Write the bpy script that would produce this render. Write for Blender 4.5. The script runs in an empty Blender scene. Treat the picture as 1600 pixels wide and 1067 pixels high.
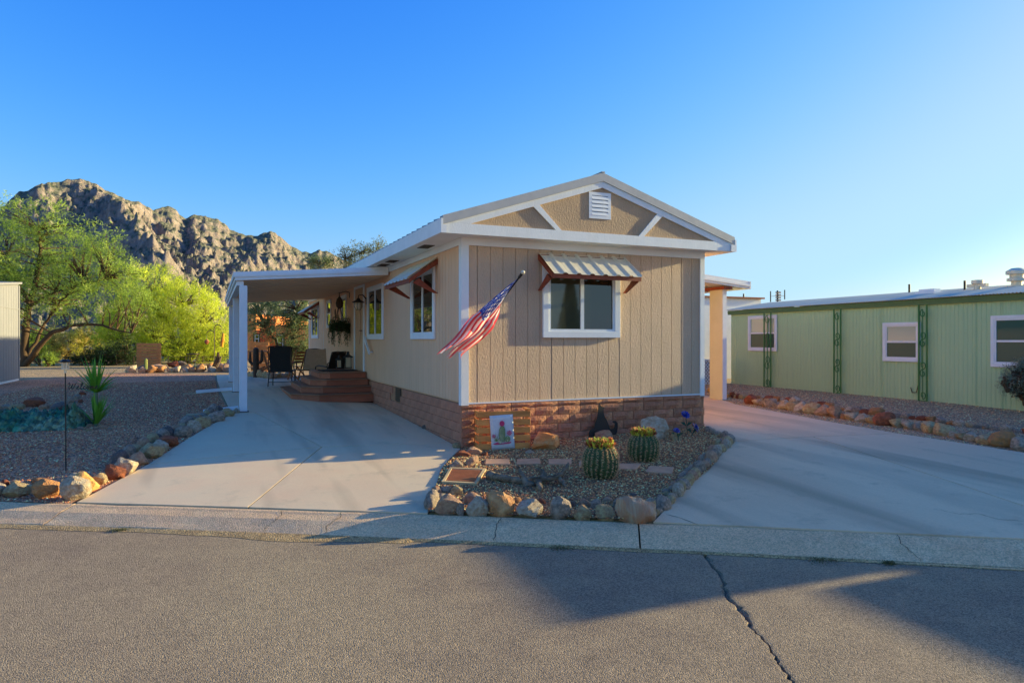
import bpy, bmesh, math, random
import numpy as np
from mathutils import Vector, Matrix
from mathutils.geometry import tessellate_polygon
rad = math.radians
rng = random.Random(7)
C = bpy.context.scene.collection
SC = bpy.context.scene
# ------------------------------------------------------------------ camera, sky, sun, exposure
CAM = Vector((-3.36, -9.45, 1.607)); YAW = rad(23.7)
RV = Vector((math.cos(YAW), -math.sin(YAW), 0)); FV = Vector((math.sin(YAW), math.cos(YAW), 0))
FPX = 1070.0; HY = 531.0
cam_d = bpy.data.cameras.new('camera'); cam = bpy.data.objects.new('camera', cam_d); C.objects.link(cam)
cam.location = CAM; cam.rotation_euler = (math.pi/2, 0, -YAW)
cam_d.sensor_width = 36; cam_d.lens = FPX/1600*36; cam_d.shift_y = -(533.5-HY)/1600
cam_d.clip_start = .05; cam_d.clip_end = 20000
SC.camera = cam
SUN_EL = rad(12.7); SUN_AZ = rad(-4.5)          # azimuth measured from +x
S = Vector((math.cos(SUN_EL)*math.cos(SUN_AZ), math.cos(SUN_EL)*math.sin(SUN_AZ), math.sin(SUN_EL)))
W = bpy.data.worlds.new('World'); SC.world = W; W.use_nodes = True
wn = W.node_tree; wn.nodes.clear()
sky = wn.nodes.new('ShaderNodeTexSky'); sky.sky_type = 'NISHITA'; sky.sun_disc = False
sky.sun_elevation = SUN_EL; sky.sun_rotation = math.pi/2 - SUN_AZ
sky.altitude = 900; sky.air_density = 1.0; sky.dust_density = 1.6; sky.ozone_density = 2.0
hs = wn.nodes.new('ShaderNodeHueSaturation'); hs.inputs['Saturation'].default_value = 1.22
bg = wn.nodes.new('ShaderNodeBackground'); bg.inputs['Strength'].default_value = 0.15
wo = wn.nodes.new('ShaderNodeOutputWorld')
hs.inputs['Saturation'].default_value = 1.0
def _m(op, a, b=None):
    n = wn.nodes.new('ShaderNodeMath'); n.operation = op
    for i, v in enumerate((a, b)):
        if v is None: continue
        if isinstance(v, (int, float)): n.inputs[i].default_value = v
        else: wn.links.new(v, n.inputs[i])
    return n.outputs[0]
# film response of the sky: one curve per channel, the same in every direction
sep = wn.nodes.new('ShaderNodeSeparateColor'); cmb = wn.nodes.new('ShaderNodeCombineColor'); wn.links.new(sky.outputs[0], sep.inputs[0])
for i_, (A_, s_, p_, l_) in enumerate(((.46, 2.1, 2.5, .004), (.80, 2.55, 1.55, .001), (.97, 1.42, 1.9, .0))):
    v_ = _m('MAXIMUM', sep.outputs[i_], 0.0)
    e_ = _m('SUBTRACT', 1.0, _m('EXPONENT', _m('MULTIPLY', _m('POWER', _m('DIVIDE', v_, s_), p_), -1.0)))
    t_ = _m('ADD', _m('MULTIPLY', e_, A_), _m('MULTIPLY', _m('POWER', v_, 1.5), l_))
    x_ = _m('MAXIMUM', _m('SUBTRACT', v_, (4.6, 5.6, 7.5)[i_]), 0.0)
    t_ = _m('ADD', t_, _m('MULTIPLY', _m('DIVIDE', _m('MULTIPLY', x_, x_), _m('ADD', x_, 4.0)), .33))   # the glow round the sun keeps its full strength
    wn.links.new(_m('MULTIPLY', t_, 1.06/(.15*2**1.15)), cmb.inputs[i_])
wn.links.new(cmb.outputs[0], hs.inputs['Color']); wn.links.new(hs.outputs[0], bg.inputs['Color']); wn.links.new(bg.outputs[0], wo.inputs['Surface'])
sl = bpy.data.lights.new('sun', 'SUN'); sl.energy = 3.9; sl.angle = rad(.6); sl.color = (1, .91, .52)
so = bpy.data.objects.new('sun', sl); C.objects.link(so); so.rotation_euler = S.to_track_quat('Z', 'Y').to_euler()
so.location = (20, 0, 20)
SC.view_settings.view_transform = 'Standard'; SC.view_settings.look = 'None'
SC.view_settings.exposure = 1.15; SC.view_settings.gamma = 1.0
try: SC.view_settings.use_curve_mapping = False
except Exception: pass

# ------------------------------------------------------------------ terrain height
PU = Vector((.85, -.527)).normalized(); PN = Vector((-PU.y, PU.x)); P0 = Vector((-5.3, -1.1))
CW = .46
def sd(x, y):
    q = Vector((x, y)) - P0
    s = q.dot(PU); b = .10*(1-((s-4.6)/4.8)**2)
    b = max(b, -.12)
    return s, q.dot(PN) - CW - b
def inv_sd(s, d):
    b = max(.10*(1-((s-4.6)/4.8)**2), -.12)
    p = P0 + PU*s + PN*(d+CW+b)
    return p.x, p.y
ZS = -.26
def zg(x, y):
    s, d = sd(x, y)
    if d < 0: return -.14
    k = min(d, 10.0)
    z = -.14 + .40*(1-math.exp(-(k/6.0)**1.25))
    z += min(.009*min(d, 9)*max(0, -x), .12)
    return z
def P(px, py, F):
    return CAM + RV*((px-800)/FPX*F) + FV*F + Vector((0, 0, (HY-py)/FPX*F))
def G(px, py, dz=0.0):
    F = 8.0
    for _ in range(60):
        p = P(px, py, F); z = zg(p.x, p.y)+dz
        Fn = (CAM.z-z)*FPX/max(py-HY, 1)
        F = F*.5+Fn*.5
    p = P(px, py, F); p.z = zg(p.x, p.y)
    return p
def GS(px, py):
    return P(px, py, (CAM.z-ZS)*FPX/(py-HY))

# ------------------------------------------------------------------ mesh helpers
def newmesh(name, vs, fs, m=None, smooth=False):
    me = bpy.data.meshes.new(name); me.from_pydata([tuple(v) for v in vs], [], fs)
    if m is not None:
        for k in (m if isinstance(m, (list, tuple)) else [m]): me.materials.append(k)
    if smooth:
        me.polygons.foreach_set('use_smooth', [True]*len(me.polygons))
    me.update(); return me
def link(name, me, parent=None, loc=None):
    o = bpy.data.objects.new(name, me); C.objects.link(o)
    if parent is not None: o.parent = parent
    if loc is not None: o.location = loc
    return o
def tag(o, label=None, cat=None, group=None, kind=None):
    if label: o['label'] = label
    if cat: o['category'] = cat
    if group: o['group'] = group
    if kind: o['kind'] = kind
    return o
def thing(name, label, cat, loc=(0, 0, 0), rz=0, group=None):
    o = bpy.data.objects.new(name, None); C.objects.link(o); o.empty_display_size = .2
    o.location = loc; o.rotation_euler = (0, 0, rz)
    return tag(o, label, cat, group)
def wloc(o):
    v = Vector((0, 0, 0))
    while o is not None: v += Vector(o.location); o = o.parent
    return v
class MB:
    def __init__(s): s.v = []; s.f = []; s.mi = []
    def add(s, vs, fs, mi=0):
        b = len(s.v); s.v += [Vector(v) for v in vs]; s.f += [tuple(b+i for i in f) for f in fs]; s.mi += [mi]*len(fs)
    def box(s, x0, x1, y0, y1, z0, z1, mi=0, fr=None):
        vs = [(x, y, z) for z in (z0, z1) for y in (y0, y1) for x in (x0, x1)]
        if fr: vs = [fr @ Vector(v) for v in vs]
        s.add(vs, [(0, 2, 3, 1), (4, 5, 7, 6), (0, 1, 5, 4), (2, 6, 7, 3), (0, 4, 6, 2), (1, 3, 7, 5)], mi)
    def hexa(s, b, t, mi=0):
        s.add(list(b)+list(t), [(3, 2, 1, 0), (4, 5, 6, 7), (0, 1, 5, 4), (1, 2, 6, 5), (2, 3, 7, 6), (3, 0, 4, 7)], mi)
    def beam(s, a, b, w, h, up=(0, 0, 1), mi=0):
        a = Vector(a); b = Vector(b); d = (b-a).normalized(); up = Vector(up)
        r = d.cross(up).normalized(); u = r.cross(d).normalized()
        q = [(-1, -1), (1, -1), (1, 1), (-1, 1)]
        s.hexa([a+r*(w/2*i)+u*(h/2*j) for i, j in q], [b+r*(w/2*i)+u*(h/2*j) for i, j in q], mi)
    def tube(s, pts, r, n=8, cap=True, mi=0):
        pts = [Vector(p) for p in pts]
        if not isinstance(r, (list, tuple)): r = [r]*len(pts)
        ref = None; rings = []; b = len(s.v)
        for i, p in enumerate(pts):
            d = (pts[min(i+1, len(pts)-1)]-pts[max(i-1, 0)])
            if d.length < 1e-9: d = Vector((0, 0, 1))
            d.normalize()
            if ref is None:
                ref = Vector((0, 0, 1)) if abs(d.z) < .9 else Vector((1, 0, 0))
            x = d.cross(ref)
            if x.length < 1e-6: x = d.orthogonal()
            x.normalize(); y = x.cross(d).normalized(); ref = y
            for k in range(n):
                a = 2*math.pi*k/n
                s.v.append(p+(x*math.cos(a)+y*math.sin(a))*r[i])
        m = len(pts)
        for i in range(m-1):
            for k in range(n):
                s.f.append((b+i*n+k, b+i*n+(k+1) % n, b+(i+1)*n+(k+1) % n, b+(i+1)*n+k)); s.mi.append(mi)
        if cap:
            s.f.append(tuple(b+k for k in range(n))[::-1]); s.mi.append(mi)
            s.f.append(tuple(b+(m-1)*n+k for k in range(n))); s.mi.append(mi)
    def lathe(s, prof, c=(0, 0, 0), n=16, mi=0):
        b = len(s.v); c = Vector(c)
        for (r, z) in prof:
            for k in range(n):
                a = 2*math.pi*k/n; s.v.append(c+Vector((r*math.cos(a), r*math.sin(a), z)))
        for i in range(len(prof)-1):
            for k in range(n):
                s.f.append((b+i*n+k, b+i*n+(k+1) % n, b+(i+1)*n+(k+1) % n, b+(i+1)*n+k)); s.mi.append(mi)
        s.f.append(tuple(b+k for k in range(n))[::-1]); s.mi.append(mi)
        s.f.append(tuple(b+(len(prof)-1)*n+k for k in range(n))); s.mi.append(mi)
    def prism(s, poly, thick, mi=0):
        """poly: 3D points (planar); thick: vector to extrude by"""
        poly = [Vector(p) for p in poly]; t = Vector(thick); n = len(poly)
        tr = tessellate_polygon([poly]); b = len(s.v)
        s.v += poly+[p+t for p in poly]
        for q in tr:
            s.f.append(tuple(b+i for i in q)); s.mi.append(mi)
            s.f.append(tuple(b+n+i for i in reversed(q))); s.mi.append(mi)
        for i in range(n):
            j = (i+1) % n; s.f.append((b+i, b+j, b+n+j, b+n+i)); s.mi.append(mi)
    def build(s, name, m, parent=None, smooth=False, fixn=True):
        off = wloc(parent) if parent is not None else Vector((0, 0, 0))
        me = bpy.data.meshes.new(name); me.from_pydata([tuple(v-off) for v in s.v], [], s.f)
        ms = m if isinstance(m, (list, tuple)) else [m]
        for k in ms: me.materials.append(k)
        if len(ms) > 1: me.polygons.foreach_set('material_index', s.mi)
        if fixn:
            bm = bmesh.new(); bm.from_mesh(me); bmesh.ops.recalc_face_normals(bm, faces=bm.faces); bm.to_mesh(me); bm.free()
        if smooth:
            me.polygons.foreach_set('use_smooth', [True]*len(me.polygons))
            if smooth != 2:
                try: me.set_sharp_from_angle(angle=rad(40))
                except Exception: pass
        me.update()
        return link(name, me, parent)
def bevel(o, w=.004, seg=1):
    m = o.modifiers.new('bevel', 'BEVEL'); m.width = w; m.segments = seg; m.limit_method = 'ANGLE'; m.angle_limit = rad(40)
    return o
def drape(name, poly, off, m, parent=None, step=.5, thick=0.0, zf=None, gap=0.0):
    """a sheet or slab whose top follows the ground"""
    zf = zf or zg
    bm = bmesh.new()
    pts = [Vector((p[0], p[1], 0)) for p in poly]
    if gap:
        c = sum(pts, Vector())/len(pts); n = len(pts)
        ar = sum(pts[i].x*pts[(i+1) % n].y-pts[(i+1) % n].x*pts[i].y for i in range(n))
        sg = 1 if ar > 0 else -1; np_ = []
        for i in range(n):
            a, b, d = pts[i-1], pts[i], pts[(i+1) % n]
            e1 = (b-a).normalized(); e2 = (d-b).normalized()
            n1 = Vector((-e1.y, e1.x, 0))*sg; n2 = Vector((-e2.y, e2.x, 0))*sg
            k = n1+n2; k = k/max(k.dot(n1), .3)
            np_.append(b+k*gap)
        pts = np_
    f = bm.faces.new([bm.verts.new(p) for p in pts])
    bmesh.ops.triangulate(bm, faces=[f])
    xs = [p.x for p in pts]; ys = [p.y for p in pts]
    for ax, lo, hi in ((0, min(xs), max(xs)), (1, min(ys), max(ys))):
        k = math.ceil(lo/step)
        while k*step < hi:
            co = (k*step, 0, 0) if ax == 0 else (0, k*step, 0); no = (1, 0, 0) if ax == 0 else (0, 1, 0)
            bmesh.ops.bisect_plane(bm, geom=bm.verts[:]+bm.edges[:]+bm.faces[:], plane_co=co, plane_no=no); k += 1
    for v in bm.verts: v.co.z = zf(v.co.x, v.co.y)+off
    bmesh.ops.recalc_face_normals(bm, faces=bm.faces)
    if sum(f.normal.z for f in bm.faces) < 0: bmesh.ops.reverse_faces(bm, faces=bm.faces)
    if thick:
        be = [e for e in bm.edges if len(e.link_faces) == 1]
        r = bmesh.ops.extrude_edge_only(bm, edges=be)
        for v in [g for g in r['geom'] if isinstance(g, bmesh.types.BMVert)]: v.co.z -= thick
    me = bpy.data.meshes.new(name); bm.to_mesh(me); bm.free(); me.materials.append(m)
    return link(name, me, parent)

# ------------------------------------------------------------------ materials
TINT = (1.58, 1.24, .79)
AB = 1.1
def tt_(c, k=TINT): return tuple(min(.88, a*b) for a, b in zip(c, k)) if c else c
def mat(name, col, rough=.8, col2=None, ns=6.0, bump=0.0, bs=40.0, metal=0.0, stretch=None, var=0.0, spec=.4, detail=6, mix=(.35, .65),
        col3=None, ns3=.6, transl=0.0, ior=None, bdist=.01, voro=0.0, vs=60.0, bands=None):
    if max(col) < .66 or name.endswith(('stone', 'quartz')): col = tt_(col); col2 = tt_(col2); col3 = tt_(col3)
    m = bpy.data.materials.new(name); m.use_nodes = True; nt = m.node_tree; L = nt.links
    p = nt.nodes['Principled BSDF']; p.inputs['Roughness'].default_value = rough; p.inputs['Metallic'].default_value = metal
    p.inputs['Specular IOR Level'].default_value = spec
    if ior: p.inputs['IOR'].default_value = ior
    tc = nt.nodes.new('ShaderNodeTexCoord'); src = tc.outputs['Object']
    if stretch:
        mp = nt.nodes.new('ShaderNodeMapping'); mp.inputs['Scale'].default_value = stretch; L.new(src, mp.inputs['Vector']); src = mp.outputs[0]
    def noise(sc, det=detail, rgh=.6):
        n = nt.nodes.new('ShaderNodeTexNoise'); n.inputs['Scale'].default_value = sc; n.inputs['Detail'].default_value = det
        n.inputs['Roughness'].default_value = rgh; L.new(src, n.inputs['Vector']); return n
    def mixc(fac, a, b):
        k = nt.nodes.new('ShaderNodeMix'); k.data_type = 'RGBA'
        if isinstance(fac, float): k.inputs[0].default_value = fac
        else: L.new(fac, k.inputs[0])
        for i, v in ((6, a), (7, b)):
            if isinstance(v, tuple): k.inputs[i].default_value = (*v, 1)
            else: L.new(v, k.inputs[i])
        return k.outputs[2]
    def ramp(fac, lo, hi):
        r = nt.nodes.new('ShaderNodeMapRange'); r.inputs[1].default_value = lo; r.inputs[2].default_value = hi; L.new(fac, r.inputs[0]); return r.outputs[0]
    c = tuple(col)
    if col2: c = mixc(ramp(noise(ns).outputs[0], *mix), c, tuple(col2))
    if col3: c = mixc(ramp(noise(ns3, 4).outputs[0], .42, .68), c, tuple(col3))
    if bands:
        mpb = nt.nodes.new('ShaderNodeMapping'); mpb.inputs['Scale'].default_value = (1, bands[2], 1); mpb.inputs['Rotation'].default_value = (0, 0, bands[3]); L.new(tc.outputs['Object'], mpb.inputs['Vector'])
        nb_ = nt.nodes.new('ShaderNodeTexNoise'); nb_.inputs['Scale'].default_value = bands[0]; nb_.inputs['Detail'].default_value = 3; L.new(mpb.outputs[0], nb_.inputs['Vector'])
        br = ramp(nb_.outputs[0], .52, .72); bm_ = nt.nodes.new('ShaderNodeMath'); bm_.operation = 'MULTIPLY'; bm_.inputs[1].default_value = bands[1]; L.new(br, bm_.inputs[0])
        c = mixc(bm_.outputs[0], c, tuple(x*.35 for x in col))
        nb2 = nt.nodes.new('ShaderNodeTexNoise'); nb2.inputs['Scale'].default_value = 2.3; nb2.inputs['Detail'].default_value = 9; nb2.inputs['Roughness'].default_value = .7; L.new(tc.outputs['Object'], nb2.inputs['Vector'])
        b2 = ramp(nb2.outputs[0], .56, .74); bm2 = nt.nodes.new('ShaderNodeMath'); bm2.operation = 'MULTIPLY'; bm2.inputs[1].default_value = bands[1]*.7; L.new(b2, bm2.inputs[0])
        c = mixc(bm2.outputs[0], c, tuple(x*.5 for x in col))
    if voro:
        v = nt.nodes.new('ShaderNodeTexVoronoi'); v.inputs['Scale'].default_value = vs; L.new(src, v.inputs['Vector'])
        h = nt.nodes.new('ShaderNodeSeparateColor'); L.new(v.outputs['Color'], h.inputs[0])
        mm = nt.nodes.new('ShaderNodeMapRange'); mm.inputs[3].default_value = 1-voro; mm.inputs[4].default_value = 1+voro; L.new(h.outputs[0], mm.inputs[0])
        if isinstance(c, tuple):
            cc = nt.nodes.new('ShaderNodeRGB'); cc.outputs[0].default_value = (*c, 1); c = cc.outputs[0]
        vm = nt.nodes.new('ShaderNodeVectorMath'); vm.operation = 'SCALE'; L.new(c, vm.inputs[0]); L.new(mm.outputs[0], vm.inputs['Scale']); c = vm.outputs[0]
    if var:
        oi = nt.nodes.new('ShaderNodeObjectInfo'); mm = nt.nodes.new('ShaderNodeMapRange')
        mm.inputs[3].default_value = 1-var; mm.inputs[4].default_value = 1+var; L.new(oi.outputs['Random'], mm.inputs[0])
        if isinstance(c, tuple):
            cc = nt.nodes.new('ShaderNodeRGB'); cc.outputs[0].default_value = (*c, 1); c = cc.outputs[0]
        vm = nt.nodes.new('ShaderNodeVectorMath'); vm.operation = 'SCALE'; L.new(c, vm.inputs[0]); L.new(mm.outputs[0], vm.inputs['Scale']); c = vm.outputs[0]
    if isinstance(c, tuple): p.inputs['Base Color'].default_value = (*c, 1)
    else: L.new(c, p.inputs['Base Color'])
    if bump:
        b = nt.nodes.new('ShaderNodeBump'); b.inputs['Strength'].default_value = bump; b.inputs['Distance'].default_value = bdist
        h = noise(bs, 5).outputs[0]
        if voro:
            a = nt.nodes.new('ShaderNodeMath'); a.operation = 'SUBTRACT'; L.new(h, a.inputs[0]); L.new(v.outputs['Distance'], a.inputs[1]); h = a.outputs[0]
        L.new(h, b.inputs['Height']); L.new(b.outputs[0], p.inputs['Normal'])
    if transl:
        t = nt.nodes.new('ShaderNodeBsdfTranslucent'); ms = nt.nodes.new('ShaderNodeMixShader'); ms.inputs[0].default_value = transl
        if isinstance(c, tuple): t.inputs[0].default_value = (*c, 1)
        else: L.new(c, t.inputs[0])
        L.new(p.outputs[0], ms.inputs[1]); L.new(t.outputs[0], ms.inputs[2]); L.new(ms.outputs[0], nt.nodes['Material Output'].inputs[0])
    return m
def attr_mat(name, rough=.85, transl=0.0, bump=0.0, bs=80.0):
    m = bpy.data.materials.new(name); m.use_nodes = True; nt = m.node_tree; L = nt.links
    p = nt.nodes['Principled BSDF']; p.inputs['Roughness'].default_value = rough; p.inputs['Specular IOR Level'].default_value = .3
    a = nt.nodes.new('ShaderNodeAttribute'); a.attribute_name = 'Col'; L.new(a.outputs['Color'], p.inputs['Base Color'])
    if bump:
        n = nt.nodes.new('ShaderNodeTexNoise'); n.inputs['Scale'].default_value = bs; b = nt.nodes.new('ShaderNodeBump')
        b.inputs['Strength'].default_value = bump; b.inputs['Distance'].default_value = .01; L.new(n.outputs[0], b.inputs['Height']); L.new(b.outputs[0], p.inputs['Normal'])
    if transl:
        t = nt.nodes.new('ShaderNodeBsdfTranslucent'); ms = nt.nodes.new('ShaderNodeMixShader'); ms.inputs[0].default_value = transl
        L.new(a.outputs['Color'], t.inputs[0]); L.new(p.outputs[0], ms.inputs[1]); L.new(t.outputs[0], ms.inputs[2]); L.new(ms.outputs[0], nt.nodes['Material Output'].inputs[0])
    return m
M = {}
M['asphalt'] = mat('asphalt', (.225, .195, .175), .9, (.175, .15, .142), 3, .9, 130, col3=(.25, .225, .195), ns3=.22, voro=.42, vs=115, bdist=.006)
M['curb'] = mat('curb concrete', (.60, .45, .36), .9, (.48, .36, .285), 5, .7, 70, col3=(.52, .385, .30), ns3=.9, voro=.28, vs=90, bdist=.006)
M['concrete'] = mat('drive concrete', (.60, .50, .44), .75, (.54, .45, .395), 1.6, .25, 90, col3=(.50, .47, .43), ns3=.55, bands=(1.7, .62, .10, .12), var=.03, bdist=.003, voro=.05, vs=160)
M['concrete_r'] = mat('right drive concrete', (.62, .49, .43), .75, (.42, .385, .355), .8, .25, 90, col3=(.50, .42, .36), ns3=.4, bands=(1.1, .85, .10, -.15), var=.03, bdist=.003, voro=.05, vs=160, stretch=(1.3, .30, 1), mix=(.42, .62))
M['soil'] = mat('desert soil', (.30, .235, .165), .95, (.22, .17, .12), 3, .6, 30, col3=(.34, .26, .17), ns3=.2, voro=.3, vs=30)
M['gravel_brown'] = mat('brown gravel', (.46, .28, .235), .95, (.36, .215, .18), 9, 1.0, 60, voro=.75, vs=48, bdist=.03, col3=(.48, .30, .25), ns3=.5)
M['gravel_grey'] = mat('grey gravel', (.37, .31, .26), .95, (.28, .235, .20), 9, 1.0, 60, voro=.7, vs=45, bdist=.03, col3=(.40, .33, .26), ns3=.4)
M['gravel_bed'] = mat('bed gravel', (.27, .195, .145), .95, (.16, .12, .095), 14, 1.0, 80, voro=.7, vs=60, bdist=.03)
M['white'] = mat('white paint', (.86, .845, .80), .55, (.80, .785, .745), 4, .25, 120, bdist=.003)
M['trim'] = mat('rough white trim', (.84, .82, .76), .6, (.78, .76, .70), 6, .8, 90, bdist=.004, stretch=(1, 1, .3))
M['soffit'] = mat('soffit', (.86, .82, .76), .7, (.82, .78, .72), 2)
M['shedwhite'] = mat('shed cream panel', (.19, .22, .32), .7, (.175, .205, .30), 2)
M['vinyl'] = mat('vinyl frame', (.82, .82, .80), .35, (.76, .76, .74), 9)
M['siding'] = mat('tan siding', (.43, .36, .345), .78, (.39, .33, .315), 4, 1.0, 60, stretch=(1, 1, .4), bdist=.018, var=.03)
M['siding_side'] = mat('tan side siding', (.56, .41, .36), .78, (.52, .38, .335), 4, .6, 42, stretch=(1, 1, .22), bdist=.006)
M['gable'] = mat('gable panel', (.33, .275, .245), .82, (.29, .24, .215), 5, 1.0, 55, bdist=.012, stretch=(1, 1, .5))
M['block'] = mat('split face block', (.37, .18, .145), .9, (.27, .13, .105), 7, 1.0, 34, var=.14, bdist=.03, col3=(.48, .28, .20), ns3=2.5)
M['block_s'] = mat('smooth block', (.36, .185, .155), .9, (.28, .14, .12), 6, .5, 60, var=.07, bdist=.008)
M['mortar'] = mat('mortar', (.32, .19, .14), .95, (.26, .15, .115), 12, .5, 80)
M['galv'] = mat('galvanised sheet', (.54, .59, .64), .42, (.46, .50, .55), 8, .1, 20, metal=.15, spec=.5)
M['galv_dull'] = mat('dull flashing', (.32, .385, .55), .5, (.28, .335, .48), 3, .15, 12, metal=.1)
M['redwood'] = mat('red brown stained wood', (.20, .05, .026), .6, (.14, .034, .02), 14, .4, 50, stretch=(1, 1, 1))
M['deck'] = mat('red brown deck board', (.30, .105, .065), .55, (.23, .078, .048), 9, .4, 60, stretch=(.25, 1, 1), var=.1)
M['deck_top'] = mat('worn deck tread', (.23, .13, .10), .6, (.18, .10, .075), 9, .4, 60, stretch=(.25, 1, 1), var=.08)
M['glass'] = mat('window glass', (.012, .016, .014), .02, spec=.5, ior=1.75)
M['glass_soft'] = mat('window with blind', (.045, .055, .05), .03, (.035, .045, .04), 3, spec=.5, ior=1.7)
M['glass_cream'] = mat('window with cream shade', (.20, .36, .46), .15, spec=.8)
M['black'] = mat('black metal', (.012, .012, .013), .45)
M['sling'] = mat('black mesh sling', (.014, .014, .016), .75, bump=.4, bs=300)
M['sling_tan'] = mat('tan mesh sling', (.28, .20, .155), .8, (.24, .17, .13), 10)
M['bronze'] = mat('bronze tube', (.06, .045, .035), .5)
M['cedar'] = mat('orange cedar', (.58, .28, .10), .65, (.37, .16, .05), 7, .4, 60, stretch=(.3, 1, 2.5), var=.12)
M['cedar_far'] = mat('weathered cedar', (.40, .20, .085), .7, (.28, .13, .055), 5, stretch=(.3, 1, 2.5), var=.15)
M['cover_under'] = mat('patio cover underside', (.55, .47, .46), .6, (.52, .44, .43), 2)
M['door'] = mat('dusty pink door', (.36, .255, .21), .5)
M['column'] = mat('off white panel with warm bounce', (.70, .70, .54), .8, (.66, .66, .50), 3, .2, 70)  # warm bounce light on the off-white column is put into this colour
M['green_wall'] = mat('sage green siding', (.29, .49, .40), .6, (.27, .46, .375), 1.2, .15, 30, col3=(.31, .515, .42), ns3=.6)
M['green_trim'] = mat('dark green trim', (.06, .15, .08), .5, (.05, .13, .07), 6)
M['iron_green'] = mat('green iron', (.03, .16, .06), .5)
M['roof_blue'] = mat('pale metal roof', (.42, .50, .60), .6, (.36, .43, .52), 2, metal=.0)
M['terracotta'] = mat('terracotta lid', (.40, .17, .095), .8, (.32, .13, .07), 12, .4, 60)
M['lidframe'] = mat('lid frame concrete', (.42, .36, .27), .85, (.35, .30, .22), 10, .3, 80)
M['paver'] = mat('pink paver', (.46, .31, .25), .85, (.38, .25, .20), 8, .4, 60, var=.08)
M['drift'] = mat('driftwood', (.24, .21, .19), .85, (.06, .05, .04), 7, 1.0, 30, stretch=(.5, 2, 2), bdist=.02)
M['steel_plate'] = mat('black steel plate', (.02, .022, .028), .5, (.03, .025, .025), 8)
M['blue'] = mat('blue enamel', (.01, .035, .45), .3, (.008, .02, .28), 20)
M['leafgreen'] = mat('dark enamel leaf', (.015, .07, .06), .35)
M['turq'] = mat('turquoise slag rock', (.03, .20, .17), .6, (.025, .09, .05), 7, 1.0, 12, bdist=.06, col3=(.20, .30, .25), ns3=3.2, voro=.5, vs=14)
M['sandstone_edge'] = mat('brown slag edge', (.20, .13, .09), .9, (.12, .08, .05), 8, .8, 20)
RK = {
 'white': mat('white quartz', (0.620, 0.577, 0.608), .85, (0.389, 0.308, 0.262), 7, 1.0, 22, bdist=.05, var=.08),
 'grey': mat('grey stone', (0.506, 0.456, 0.473), .85, (0.231, 0.209, 0.225), 6, 1.0, 24, bdist=.05, var=.15),
 'dark': mat('dark grey stone', (0.220, 0.196, 0.227), .8, (0.103, 0.092, 0.110), 8, 1.0, 30, bdist=.05, var=.15),
 'tan': mat('tan stone', (0.760, 0.549, 0.405), .85, (0.389, 0.265, 0.189), 6, 1.0, 22, bdist=.05, var=.12),
 'pink': mat('pink stone', (0.709, 0.440, 0.371), .85, (0.389, 0.225, 0.201), 6, 1.0, 22, bdist=.05, var=.12),
 'orange': mat('orange stone', (0.620, 0.295, 0.135), .85, (0.350, 0.208, 0.136), 5, 1.0, 20, bdist=.05, var=.10),
 'rust': mat('rust red stone', (0.405, 0.144, 0.088), .85, (0.194, 0.076, 0.054), 6, 1.0, 22, bdist=.05, var=.12),
}
M['bark'] = mat('dark bark', (.085, .06, .042), .9, (.05, .036, .026), 8, .9, 20, stretch=(1, 1, .3))
M['rock_mtn'] = None
# ------------------------------------------------------------------ numpy value noise
def _h(ix, iy, seed):
    n = (ix.astype(np.int64)*374761393+iy.astype(np.int64)*668265263+seed*1442695041) & 0x7fffffff
    n = ((n ^ (n >> 13))*1274126177) & 0x7fffffff
    return ((n ^ (n >> 16)) & 0xffff)/65535.0
def vnoise(x, y, seed=0):
    ix = np.floor(x); iy = np.floor(y); fx = x-ix; fy = y-iy
    fx = fx*fx*fx*(fx*(fx*6-15)+10); fy = fy*fy*fy*(fy*(fy*6-15)+10)
    a = _h(ix, iy, seed); b = _h(ix+1, iy, seed); c = _h(ix, iy+1, seed); d = _h(ix+1, iy+1, seed)
    return (a*(1-fx)+b*fx)*(1-fy)+(c*(1-fx)+d*fx)*fy
def fbm(x, y, o=5, seed=0):
    t = 0; a = .5
    for i in range(o): t = t+a*vnoise(x*2**i+i*17.3, y*2**i-i*9.1, seed+i); a *= .5
    return t
def ridged(x, y, o=5, seed=0):
    t = 0; a = .5
    for i in range(o):
        n = 1-np.abs(2*vnoise(x*2.03**i+i*7.7, y*2.03**i+i*3.1, seed+i)-1); t = t+a*n*n; a *= .5
    return t
# ------------------------------------------------------------------ ground, street, curb
def grid_sd(name, ss, ds, zf, m, smooth=True):
    vs = []; fs = []
    for d in ds:
        for s in ss:
            x, y = inv_sd(s, d); vs.append((x, y, zf(x, y, s, d)))
    n = len(ss)
    for j in range(len(ds)-1):
        for i in range(n-1): fs.append((j*n+i, j*n+i+1, (j+1)*n+i+1, (j+1)*n+i))
    return link(name, newmesh(name, vs, fs, m, smooth))
ss = [-4000, -1500, -600, -250, -120, -70]+[-50+k for k in range(0, 111)]+[80, 120, 250, 600, 1500, 4000]
ds = [-3000, -800, -200, -60, -30, -12, -7.92, -.35, -.03, -.01, .02]+[.5*k for k in range(1, 30)]+[16, 18, 21, 25, 30, 40, 60, 100, 200, 500, 1200, 4000]
def zground(x, y, s, d):
    if d < -8: return -.16
    if d < 0: return -.45
    return zg(x, y)-.004
tag(grid_sd('ground', ss, ds, zground, M['soil']), kind='structure')
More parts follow.
